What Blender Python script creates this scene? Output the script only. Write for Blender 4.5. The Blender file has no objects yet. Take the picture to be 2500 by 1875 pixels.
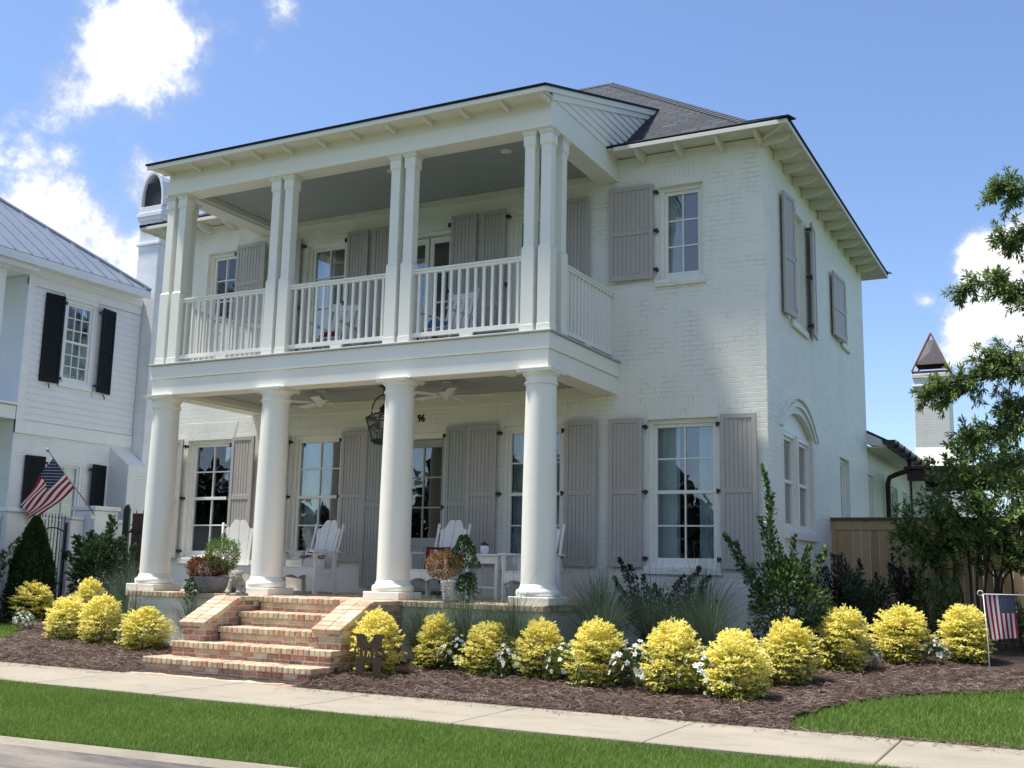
import bpy, math, random
import numpy as np
from mathutils import Vector, Matrix, Euler
random.seed(7); RNG = np.random.default_rng(11)
scene = bpy.context.scene
COL = scene.collection
R_ = math.radians

# ------------------------------------------------------------------ materials
def lin(c):
    return tuple(((x/255.0)/12.92 if x/255.0 <= .04045 else ((x/255.0+.055)/1.055)**2.4) for x in c)+(1,)
def newmat(name):
    m = bpy.data.materials.new(name); m.use_nodes = True
    nt = m.node_tree; nt.nodes.clear()
    out = nt.nodes.new('ShaderNodeOutputMaterial'); b = nt.nodes.new('ShaderNodeBsdfPrincipled')
    nt.links.new(b.outputs[0], out.inputs[0])
    return m, nt, b, out
def N(nt, t, **k):
    n = nt.nodes.new(t)
    for a, v in k.items():
        if a in ('inp',):
            for i, x in v.items(): n.inputs[i].default_value = x
        else: setattr(n, a, v)
    return n
def L(nt, a, b): nt.links.new(a, b)
def math_(nt, op, a, b=None, c=None):
    n = nt.nodes.new('ShaderNodeMath'); n.operation = op
    for i, x in enumerate((a, b, c)):
        if x is None: continue
        if hasattr(x, 'is_output'): nt.links.new(x, n.inputs[i])
        else: n.inputs[i].default_value = x
    return n.outputs[0]
def ramp(nt, fac, stops, interp='LINEAR'):
    r = nt.nodes.new('ShaderNodeValToRGB'); r.color_ramp.interpolation = interp
    e = r.color_ramp.elements
    while len(e) > 1: e.remove(e[0])
    e[0].position = stops[0][0]; e[0].color = stops[0][1]
    for p, c in stops[1:]:
        x = e.new(p); x.color = c
    nt.links.new(fac, r.inputs[0]); return r.outputs[0]
def noise(nt, scale, detail=3, rough=.5, vec=None):
    n = nt.nodes.new('ShaderNodeTexNoise'); n.inputs['Scale'].default_value = scale
    n.inputs['Detail'].default_value = detail; n.inputs['Roughness'].default_value = rough
    if vec is not None: nt.links.new(vec, n.inputs['Vector'])
    return n
def bump(nt, h, dist, b, strength=1, normal=None):
    n = nt.nodes.new('ShaderNodeBump'); n.inputs['Distance'].default_value = dist; n.inputs['Strength'].default_value = strength
    nt.links.new(h, n.inputs['Height'])
    if normal is not None: nt.links.new(normal, n.inputs['Normal'])
    nt.links.new(n.outputs[0], b.inputs['Normal']); return n.outputs[0]
def mixc(nt, fac, a, b, blend='MIX'):
    n = nt.nodes.new('ShaderNodeMix'); n.data_type = 'RGBA'; n.blend_type = blend
    for i, x in ((0, fac), (6, a), (7, b)):
        if hasattr(x, 'is_output'): nt.links.new(x, n.inputs[i])
        else: n.inputs[i].default_value = x
    return n.outputs[2]
def plain(name, c, rough=.5, var=.06, scale=6, metal=0, bmp=0, bscale=80, spec=.5):
    m, nt, b, o = newmat(name)
    tc = nt.nodes.new('ShaderNodeTexCoord')
    n = noise(nt, scale, 4, .6, tc.outputs['Object'])
    c = tuple(c)[:3]
    lo = tuple(max(0, x*(1-var)) for x in c)+(1,); hi = tuple(min(1, x*(1+var)) for x in c)+(1,)
    L(nt, ramp(nt, n.outputs[0], [(.3, lo), (.7, hi)]), b.inputs['Base Color'])
    b.inputs['Roughness'].default_value = rough; b.inputs['Metallic'].default_value = metal
    b.inputs['Specular IOR Level'].default_value = spec
    if bmp:
        n2 = noise(nt, bscale, 4, .6, tc.outputs['Object']); bump(nt, n2.outputs[0], bmp, b)
    return m
def wallvec(nt, sx=1, sz=1, obj=False):
    # (x+y, z) in metres so that courses run level round every corner
    g = nt.nodes.new('ShaderNodeNewGeometry'); s = nt.nodes.new('ShaderNodeSeparateXYZ')
    if obj:
        tc = nt.nodes.new('ShaderNodeTexCoord'); L(nt, tc.outputs['Object'], s.inputs[0])
    else: L(nt, g.outputs['Position'], s.inputs[0])
    u = math_(nt, 'ADD', s.outputs[0], s.outputs[1])
    c = nt.nodes.new('ShaderNodeCombineXYZ')
    L(nt, math_(nt, 'MULTIPLY', u, sx), c.inputs[0]); L(nt, math_(nt, 'MULTIPLY', s.outputs[2], sz), c.inputs[1])
    return c.outputs[0], g.outputs['Position'], s
def brickwhite(name, base=(.84, .84, .755), bw=.215, bh=.0722, swap=False, d=.006):
    m, nt, b, o = newmat(name)
    v, pos, s = wallvec(nt)
    nz = noise(nt, 9, 3, .6, pos)
    off = nt.nodes.new('ShaderNodeVectorMath'); off.operation = 'MULTIPLY_ADD'
    L(nt, nz.outputs['Color'], off.inputs[0]); off.inputs[1].default_value = (.016, .016, 0); L(nt, v, off.inputs[2])
    br = nt.nodes.new('ShaderNodeTexBrick')
    L(nt, off.outputs[0], br.inputs['Vector'])
    br.inputs['Scale'].default_value = 1
    br.inputs['Brick Width'].default_value = bh if swap else bw; br.inputs['Row Height'].default_value = .26 if swap else bh
    br.inputs['Mortar Size'].default_value = .006; br.inputs['Mortar Smooth'].default_value = .6
    br.inputs['Color1'].default_value = (.2, .2, .2, 1); br.inputs['Color2'].default_value = (1, 1, 1, 1); br.inputs['Mortar'].default_value = (.5, .5, .5, 1)
    # height: mortar low (partly smeared full of paint), every brick a little different
    n1 = noise(nt, 3.2, 2, .5, pos); n2 = noise(nt, 55, 4, .65, pos)
    smear = math_(nt, 'MULTIPLY', br.outputs['Fac'], ramp(nt, n1.outputs[0], [(.44, (.06,)*3+(1,)), (.66, (1, 1, 1, 1))]))
    bw_ = nt.nodes.new('ShaderNodeRGBToBW'); L(nt, br.outputs['Color'], bw_.inputs[0])
    h = math_(nt, 'ADD', math_(nt, 'MULTIPLY', smear, -1.0), math_(nt, 'MULTIPLY', bw_.outputs[0], .35))
    h = math_(nt, 'ADD', h, math_(nt, 'MULTIPLY', n2.outputs[0], .45))
    bump(nt, h, d*1.1, b, 1.0)
    n3 = noise(nt, .7, 4, .6, pos)
    c = mixc(nt, math_(nt, 'MULTIPLY', smear, .10), ramp(nt, n3.outputs[0], [(.3, tuple(x*.965 for x in base)+(1,)), (.7, tuple(x*1.015 for x in base)+(1,))]), (.5, .5, .46, 1))
    mp = nt.nodes.new('ShaderNodeMapping'); mp.inputs['Scale'].default_value = (2.6, 2.6, .28); L(nt, pos, mp.inputs[0]); n4 = noise(nt, 1.6, 5, .65, mp.outputs[0]); n5 = noise(nt, 14, 4, .7, pos)
    c = mixc(nt, ramp(nt, n4.outputs[0], [(.52, (0, 0, 0, 1)), (.78, (.22, .22, .22, 1))]), c, (.55, .54, .46, 1))
    c = mixc(nt, ramp(nt, n5.outputs[0], [(.66, (0, 0, 0, 1)), (.8, (.25, .25, .25, 1))]), c, (.52, .50, .42, 1))
    L(nt, c, b.inputs['Base Color']); b.inputs['Roughness'].default_value = .55
    return m
def oldbrick(name, island=True, tan=False):
    m, nt, b, o = newmat(name)
    stops = [(0, (.32, .10, .065, 1)), (.16, (.38, .15, .10, 1)), (.30, (.46, .22, .15, 1)), (.44, (.27, .11, .085, 1)), (.55, (.56, .42, .27, 1)), (.66, (.42, .20, .13, 1)),
             (.76, (.60, .50, .34, 1)), (.85, (.36, .31, .20, 1)), (.92, (.50, .31, .24, 1)), (.965, (.08, .075, .085, 1))]
    if tan: stops = [(0, (.56, .42, .27, 1)), (.14, (.64, .51, .34, 1)), (.27, (.54, .33, .21, 1)), (.42, (.66, .54, .37, 1)), (.54, (.44, .20, .13, 1)), (.66, (.58, .46, .28, 1)), (.80, (.55, .33, .23, 1)), (.90, (.42, .36, .24, 1)), (.965, (.13, .11, .11, 1))]
    g = nt.nodes.new('ShaderNodeNewGeometry')
    if island:
        fac = g.outputs['Random Per Island']; pos = g.outputs['Position']; mort = None
    else:
        v, pos, s = wallvec(nt)
        nz = noise(nt, 12, 3, .6, pos)
        off = nt.nodes.new('ShaderNodeVectorMath'); off.operation = 'MULTIPLY_ADD'
        L(nt, nz.outputs['Color'], off.inputs[0]); off.inputs[1].default_value = (.01, .01, 0); L(nt, v, off.inputs[2])
        br = nt.nodes.new('ShaderNodeTexBrick'); L(nt, off.outputs[0], br.inputs['Vector'])
        br.inputs['Scale'].default_value = 1; br.inputs['Brick Width'].default_value = .2; br.inputs['Row Height'].default_value = .0725
        br.inputs['Mortar Size'].default_value = .006; br.inputs['Mortar Smooth'].default_value = .2
        br.inputs['Color1'].default_value = (0, 0, 0, 1); br.inputs['Color2'].default_value = (1, 1, 1, 1)
        bw_ = nt.nodes.new('ShaderNodeRGBToBW'); L(nt, br.outputs['Color'], bw_.inputs[0]); fac = bw_.outputs[0]; mort = br.outputs['Fac']
    c = ramp(nt, fac, stops, 'CONSTANT')
    n = noise(nt, 30, 5, .7, pos); n2 = noise(nt, 7, 4, .6, pos)
    c = mixc(nt, ramp(nt, n.outputs[0], [(.42, (0, 0, 0, 1)), (.66, (.55, .55, .55, 1))]), c, (.66, .57, .42, 1))
    c = mixc(nt, ramp(nt, n2.outputs[0], [(.48, (0, 0, 0, 1)), (.72, (.5, .5, .5, 1))]), c, (.22, .17, .12, 1))
    h = n.outputs[0]
    if mort is not None:
        c = mixc(nt, mort, c, (.62, .55, .44, 1)); h = math_(nt, 'SUBTRACT', h, math_(nt, 'MULTIPLY', mort, 1.5))
    L(nt, c, b.inputs['Base Color']); b.inputs['Roughness'].default_value = .85
    bump(nt, h, .005, b)
    return m
def leafmat(name, stops, rough=.5, trans=.25, spec=.3, nscale=5):
    m, nt, b, o = newmat(name)
    g = nt.nodes.new('ShaderNodeNewGeometry'); tc = nt.nodes.new('ShaderNodeTexCoord')
    n = noise(nt, nscale, 4, .6, tc.outputs['Object'])
    f = math_(nt, 'ADD', math_(nt, 'MULTIPLY', g.outputs['Random Per Island'], .6), math_(nt, 'MULTIPLY', n.outputs[0], .4))
    c = ramp(nt, f, stops)
    L(nt, c, b.inputs['Base Color']); b.inputs['Roughness'].default_value = rough; b.inputs['Specular IOR Level'].default_value = spec
    if trans:
        t = nt.nodes.new('ShaderNodeBsdfTranslucent'); L(nt, c, t.inputs[0])
        mx = nt.nodes.new('ShaderNodeMixShader'); mx.inputs[0].default_value = trans
        L(nt, b.outputs[0], mx.inputs[1]); L(nt, t.outputs[0], mx.inputs[2]); L(nt, mx.outputs[0], o.inputs[0])
    return m
def glassmat(name, refl=2.0, tint=(.86, .92, .92, 1)):
    m = bpy.data.materials.new(name); m.use_nodes = True; nt = m.node_tree; nt.nodes.clear()
    o = nt.nodes.new('ShaderNodeOutputMaterial'); t = nt.nodes.new('ShaderNodeBsdfTransparent'); t.inputs[0].default_value = tint
    gl = nt.nodes.new('ShaderNodeBsdfGlossy'); gl.inputs['Roughness'].default_value = .012; gl.inputs[0].default_value = (.95, .97, 1, 1)
    fr = nt.nodes.new('ShaderNodeFresnel'); fr.inputs[0].default_value = 1.5
    tc = nt.nodes.new('ShaderNodeTexCoord'); n = noise(nt, 1.3, 2, .4, tc.outputs['Object'])
    bp = nt.nodes.new('ShaderNodeBump'); bp.inputs['Distance'].default_value = .006; bp.inputs['Strength'].default_value = .6; L(nt, n.outputs[0], bp.inputs['Height'])
    L(nt, bp.outputs[0], gl.inputs['Normal'])
    mx = nt.nodes.new('ShaderNodeMixShader'); L(nt, math_(nt, 'MINIMUM', math_(nt, 'MULTIPLY_ADD', fr.outputs[0], refl, .05), 1.0), mx.inputs[0])
    L(nt, t.outputs[0], mx.inputs[1]); L(nt, gl.outputs[0], mx.inputs[2]); L(nt, mx.outputs[0], o.inputs[0])
    return m

M = {}
M['brick'] = brickwhite('painted_white_brick')
M['brick_cool'] = brickwhite('painted_cool_white_brick', (.77, .79, .81))
M['soldier'] = brickwhite('painted_soldier_brick', swap=True)
M['trim'] = plain('trim_paint', (.85, .84, .75), .45, .02, 3)
M['trim_cool'] = plain('cool_trim_paint', (.77, .79, .81), .5, .03, 3)
M['siding_cool'] = plain('siding_paint', (.75, .775, .80), .5, .03, 2)
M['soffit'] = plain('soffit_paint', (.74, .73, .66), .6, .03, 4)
M['frame'] = plain('window_paint', (.83, .82, .745), .4, .02, 4)
M['taupe'] = plain('taupe_shutter_paint', (.45, .42, .38), .5, .04, 5)
M['sage'] = plain('sage_door_paint', (.36, .385, .345), .45, .04, 5)
M['navy'] = plain('black_shutter_paint', (.006, .011, .014), .6, .1, 5, spec=.2)
M['iron'] = plain('black_iron', (.012, .012, .013), .45, .1, 9, 0, .002)
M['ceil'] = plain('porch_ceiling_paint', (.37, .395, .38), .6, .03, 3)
M['deck'] = plain('deck_paint', (.42, .42, .41), .6, .06, 5)
M['dark'] = plain('painted_interior_shade', (.035, .035, .037), .9, .2, 1)  # near-black: the shade of enclosed spaces is put into the colour
M['glass'] = glassmat('window_glass', 1.4)
M['glass_dark'] = glassmat('lantern_glass', 1.2, (.75, .78, .74, 1))
M['curtain'] = plain('curtain_cloth', (.66, .72, .76), .9, .06, 9)
M['old'] = oldbrick('reclaimed_brick'); M['tanbrick'] = oldbrick('reclaimed_tan_brick', True, True); M['oldtex'] = oldbrick('reclaimed_brick_wall', False)
M['mortar'] = plain('mortar', (.60, .53, .40), .95, .15, 30, 0, .004, 90)
M['chair'] = plain('chair_paint', (.84, .83, .79), .45, .02, 5)
M['stone'] = plain('cast_stone', (.30, .29, .25), .9, .35, 14, 0, .012, 40)
M['copper'] = plain('aged_copper', (.20, .085, .055), .5, .3, 8, .4)
M['slate'] = plain('dull_metal_sheet', (.055, .05, .06), .6, .2, 6, .1)
M['gutter'] = plain('bronze_gutter', (.045, .04, .038), .4, .2, 6, .5)
M['darkwood'] = plain('dark_stained_wood', (.045, .022, .02), .7, .3, 6)
M['pot_grey'] = plain('grey_woven_pot', (.20, .185, .18), .6, .3, 40, 0, .01, 45)
M['pot_silver'] = plain('silver_pot', (.62, .63, .65), .32, .1, 8, .55)
M['white_glaze'] = plain('white_ceramic', (.8, .8, .82), .25, .02, 5)
M['rust'] = plain('rusty_steel', (.065, .042, .025), .75, .35, 18, .2, .003)
M['bark'] = plain('bark', (.13, .10, .08), .9, .35, 20, 0, .01, 60)
M['bark_dark'] = plain('dark_bark', (.06, .045, .035), .9, .35, 20, 0, .008, 60)
M['white_metal'] = plain('white_painted_metal', (.78, .78, .78), .4, .03, 5)
M['galv'] = plain('brushed_pole', (.42, .40, .40), .4, .08, 8, .6)
M['maroon'] = plain('maroon_cloth', (.16, .012, .022), .9, .15, 12)
M['linen'] = plain('linen_cloth', (.72, .70, .68), .9, .05, 12, 0, .002, 200)
M['tan_patch'] = plain('tan_print', (.36, .15, .06), .9, .15, 20)
M['white_print'] = plain('white_print', (.75, .75, .77), .9, .06, 30)
M['ink'] = plain('black_print', (.02, .015, .02), .8, .1, 10)
M['blue_cloth'] = plain('blue_cloth', (.05, .16, .38), .9, .15, 15)
M['lampwhite'] = plain('lamp_trim_white', (.8, .8, .78), .4, .02, 5)

# standing seam metal
M['metalroof'] = plain('galvanised_roof', (.29, .33, .385), .42, .06, 1.5, .45)
# shingles (uv in metres: u along the eave, v up the slope)
def shingles():
    m, nt, b, o = newmat('asphalt_shingles')
    uv = nt.nodes.new('ShaderNodeUVMap'); g = nt.nodes.new('ShaderNodeNewGeometry')
    br = nt.nodes.new('ShaderNodeTexBrick'); L(nt, uv.outputs[0], br.inputs['Vector'])
    br.inputs['Scale'].default_value = 1; br.inputs['Brick Width'].default_value = .30; br.inputs['Row Height'].default_value = .165
    br.inputs['Mortar Size'].default_value = .022; br.inputs['Mortar Smooth'].default_value = .1; br.inputs['Bias'].default_value = 0
    br.inputs['Color1'].default_value = (.006, .010, .016, 1); br.inputs['Color2'].default_value = (.036, .050, .070, 1); br.inputs['Mortar'].default_value = (.003, .003, .004, 1)
    n = noise(nt, 90, 3, .7, g.outputs['Position']); n2 = noise(nt, 1.5, 3, .5, g.outputs['Position'])
    c = mixc(nt, .15, br.outputs['Color'], ramp(nt, n.outputs[0], [(.35, (.01, .012, .016, 1)), (.65, (.06, .075, .095, 1))]))
    c = mixc(nt, ramp(nt, n2.outputs[0], [(.4, (0, 0, 0, 1)), (.7, (.12, .12, .12, 1))]), c, (.045, .053, .065, 1))
    L(nt, c, b.inputs['Base Color']); b.inputs['Roughness'].default_value = .85
    s = nt.nodes.new('ShaderNodeSeparateXYZ'); L(nt, uv.outputs[0], s.inputs[0])
    saw = math_(nt, 'FRACT', math_(nt, 'DIVIDE', s.outputs[1], .165))
    h = math_(nt, 'SUBTRACT', math_(nt, 'MULTIPLY', saw, -1.0), br.outputs['Fac'])
    bump(nt, h, .02, b)
    return m
M['shingle'] = shingles(); M['hipcap'] = plain('hip_shingle', (.034, .042, .056), .85, .4, 12, 0, .004, 60)
def woodmat(name, a, c):
    m, nt, b, o = newmat(name)
    tc = nt.nodes.new('ShaderNodeTexCoord'); mp = nt.nodes.new('ShaderNodeMapping'); mp.inputs['Scale'].default_value = (14, 14, 1.2)
    L(nt, tc.outputs['Object'], mp.inputs[0]); n = noise(nt, 2.5, 5, .65, mp.outputs[0])
    g = nt.nodes.new('ShaderNodeNewGeometry')
    n2 = noise(nt, 9, 2, .5, tc.outputs['Object'])
    f = math_(nt, 'ADD', math_(nt, 'MULTIPLY', n.outputs[0], .6), math_(nt, 'MULTIPLY', g.outputs['Random Per Island'], .4))
    col = ramp(nt, f, [(.25, a), (.75, c)])
    col = mixc(nt, ramp(nt, n2.outputs[0], [(.68, (0, 0, 0, 1)), (.74, (.6, .6, .6, 1))]), col, tuple(x*.45 for x in a[:3])+(1,))
    L(nt, col, b.inputs['Base Color'])
    b.inputs['Roughness'].default_value = .8; bump(nt, n.outputs[0], .003, b)
    return m
M['fence'] = woodmat('cedar_boards', (.42, .26, .13, 1), (.64, .44, .25, 1))
M['fencecap'] = woodmat('weathered_cap', (.10, .06, .04, 1), (.17, .11, .07, 1))

def concrete(name, c, dark, crack=False):
    m, nt, b, o = newmat(name)
    g = nt.nodes.new('ShaderNodeNewGeometry'); p = g.outputs['Position']
    n = noise(nt, .9, 5, .65, p); n2 = noise(nt, 45, 4, .7, p); n3 = noise(nt, 6, 4, .6, p)
    col = ramp(nt, n.outputs[0], [(.3, dark), (.62, c)])
    col = mixc(nt, ramp(nt, n2.outputs[0], [(.3, (.35,)*3+(1,)), (.6, (0, 0, 0, 1))]), col, tuple(x*.72 for x in c[:3])+(1,))
    col = mixc(nt, ramp(nt, n3.outputs[0], [(.62, (0, 0, 0, 1)), (.8, (.4, .4, .4, 1))]), col, dark)
    mp = nt.nodes.new('ShaderNodeMapping'); mp.inputs['Rotation'].default_value = (0, 0, .6); mp.inputs['Scale'].default_value = (1, 2.2, 1); L(nt, p, mp.inputs[0]); n6 = noise(nt, 1.7, 6, .7, mp.outputs[0])
    col = mixc(nt, ramp(nt, n6.outputs[0], [(.50, (0, 0, 0, 1)), (.66, (.6, .6, .6, 1))]), col, tuple(x*.80 for x in dark[:3])+(1,))
    L(nt, col, b.inputs['Base Color']); b.inputs['Roughness'].default_value = .9
    bump(nt, n2.outputs[0], .0025, b)
    return m
M['sidewalk'] = concrete('broom_concrete', (.37, .325, .255, 1), (.30, .268, .215, 1))
M['curb'] = concrete('curb_concrete', (.33, .29, .225, 1), (.24, .21, .165, 1))
def gutterpan():
    m, nt, b, o = newmat('stained_gutter_concrete')
    g = nt.nodes.new('ShaderNodeNewGeometry'); mp = nt.nodes.new('ShaderNodeMapping'); mp.inputs['Scale'].default_value = (.55, 3.2, 1)
    L(nt, g.outputs['Position'], mp.inputs[0]); n = noise(nt, 1.1, 5, .6, mp.outputs[0]); n2 = noise(nt, 60, 4, .7, g.outputs['Position'])
    col = ramp(nt, n.outputs[0], [(.42, (.075, .07, .068, 1)), (.50, (.16, .14, .12, 1)), (.60, (.25, .215, .175, 1))])
    col = mixc(nt, ramp(nt, n2.outputs[0], [(.35, (.4,)*3+(1,)), (.6, (0, 0, 0, 1))]), col, (.12, .11, .10, 1))
    L(nt, col, b.inputs['Base Color']); b.inputs['Roughness'].default_value = .85; bump(nt, n2.outputs[0], .004, b)
    return m
M['pan'] = gutterpan()
M['asphalt'] = concrete('asphalt', (.085, .082, .08, 1), (.055, .053, .052, 1))
M['soil'] = plain('mulch_soil', (.055, .034, .024), .95, .5, 9, 0, .03, 40)
M['turf'] = plain('turf_base', (.055, .10, .018), .95, .35, 6, 0, .02, 60)
M['grassblade'] = leafmat('lawn_blades', [(.15, (.11, .19, .035, 1)), (.45, (.185, .30, .055, 1)), (.75, (.275, .39, .09, 1)), (.95, (.40, .46, .16, 1)), (1.0, (.55, .50, .28, 1))], .55, .35, nscale=1.1)
M['straw'] = leafmat('pine_needles', [(.15, (.05, .030, .024, 1)), (.42, (.11, .070, .055, 1)), (.66, (.20, .14, .115, 1)), (.9, (.46, .36, .29, 1))], .8, .0, nscale=1.8)
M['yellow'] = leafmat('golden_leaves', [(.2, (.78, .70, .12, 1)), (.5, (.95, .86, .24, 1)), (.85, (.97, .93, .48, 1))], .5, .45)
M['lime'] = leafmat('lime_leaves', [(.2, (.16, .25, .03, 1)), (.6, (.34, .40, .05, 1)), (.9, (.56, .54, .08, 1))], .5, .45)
M['dkgreen'] = leafmat('dark_glossy_leaves', [(.2, (.022, .052, .020, 1)), (.6, (.048, .10, .036, 1)), (.9, (.11, .18, .055, 1))], .32, .12, .5)
M['woodgreen'] = leafmat('woodland_leaves', [(.2, (.02, .03, .02, 1)), (.8, (.06, .075, .05, 1))], .8, .0)
M['mdgreen'] = leafmat('green_leaves', [(.2, (.085, .145, .045, 1)), (.6, (.17, .265, .075, 1)), (.92, (.32, .42, .12, 1))], .45, .25)
M['oakgreen'] = leafmat('oak_leaves', [(.2, (.10, .16, .05, 1)), (.6, (.20, .29, .085, 1)), (.92, (.36, .44, .14, 1))], .42, .42)
M['cedargreen'] = leafmat('arborvitae_leaves', [(.2, (.012, .035, .01, 1)), (.6, (.025, .06, .015, 1)), (.95, (.05, .10, .03, 1))], .6, .15)
M['purple'] = leafmat('purple_leaves', [(.2, (.018, .016, .016, 1)), (.6, (.03, .042, .028, 1)), (.95, (.08, .065, .05, 1))], .45, .1)
M['bluegrass'] = leafmat('ornamental_grass', [(.2, (.035, .065, .045, 1)), (.6, (.075, .12, .08, 1)), (.95, (.26, .30, .20, 1))], .6, .2)
M['redleaf'] = leafmat('red_leaves', [(.2, (.12, .02, .015, 1)), (.5, (.26, .065, .035, 1)), (.75, (.12, .14, .03, 1)), (.95, (.42, .16, .08, 1))], .5, .2)
M['brownleaf'] = leafmat('coppery_leaves', [(.2, (.15, .05, .02, 1)), (.5, (.30, .13, .05, 1)), (.75, (.28, .25, .08, 1)), (.95, (.45, .25, .12, 1))], .5, .2)
M['petal'] = leafmat('white_petals', [(.2, (.75, .76, .78, 1)), (.9, (.88, .88, .88, 1))], .6, .2)
def flagmat():
    m, nt, b, o = newmat('flag_cloth')
    uv = nt.nodes.new('ShaderNodeUVMap'); s = nt.nodes.new('ShaderNodeSeparateXYZ'); L(nt, uv.outputs[0], s.inputs[0])
    u, v = s.outputs[0], s.outputs[1]
    st = math_(nt, 'MODULO', math_(nt, 'FLOOR', math_(nt, 'MULTIPLY', v, 12.999)), 2)   # 0 = red stripe at both edges
    col = mixc(nt, st, (.30, .012, .035, 1), (.74, .72, .75, 1))
    inc = math_(nt, 'MULTIPLY', math_(nt, 'LESS_THAN', u, .42), math_(nt, 'GREATER_THAN', v, 6/13))
    # stars: two offset grids
    cu = math_(nt, 'MULTIPLY', u, 6/.42); cv = math_(nt, 'MULTIPLY', math_(nt, 'SUBTRACT', v, 6/13), 5/(7/13))
    def dots(ou, ov):
        a = math_(nt, 'SUBTRACT', math_(nt, 'FRACT', math_(nt, 'ADD', cu, ou)), .5); c = math_(nt, 'SUBTRACT', math_(nt, 'FRACT', math_(nt, 'ADD', cv, ov)), .5)
        return math_(nt, 'LESS_THAN', math_(nt, 'ADD', math_(nt, 'MULTIPLY', a, a), math_(nt, 'MULTIPLY', c, c)), .018)
    d = math_(nt, 'MAXIMUM', dots(0, 0), dots(.5, .5))
    can = mixc(nt, d, (.010, .015, .07, 1), (.74, .74, .78, 1))
    col = mixc(nt, inc, col, can)
    L(nt, col, b.inputs['Base Color']); b.inputs['Roughness'].default_value = .85
    t = nt.nodes.new('ShaderNodeBsdfTranslucent'); L(nt, col, t.inputs[0]); mx = nt.nodes.new('ShaderNodeMixShader'); mx.inputs[0].default_value = .45
    L(nt, b.outputs[0], mx.inputs[1]); L(nt, t.outputs[0], mx.inputs[2]); L(nt, mx.outputs[0], o.inputs[0])
    return m
M['flag'] = flagmat()

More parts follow.
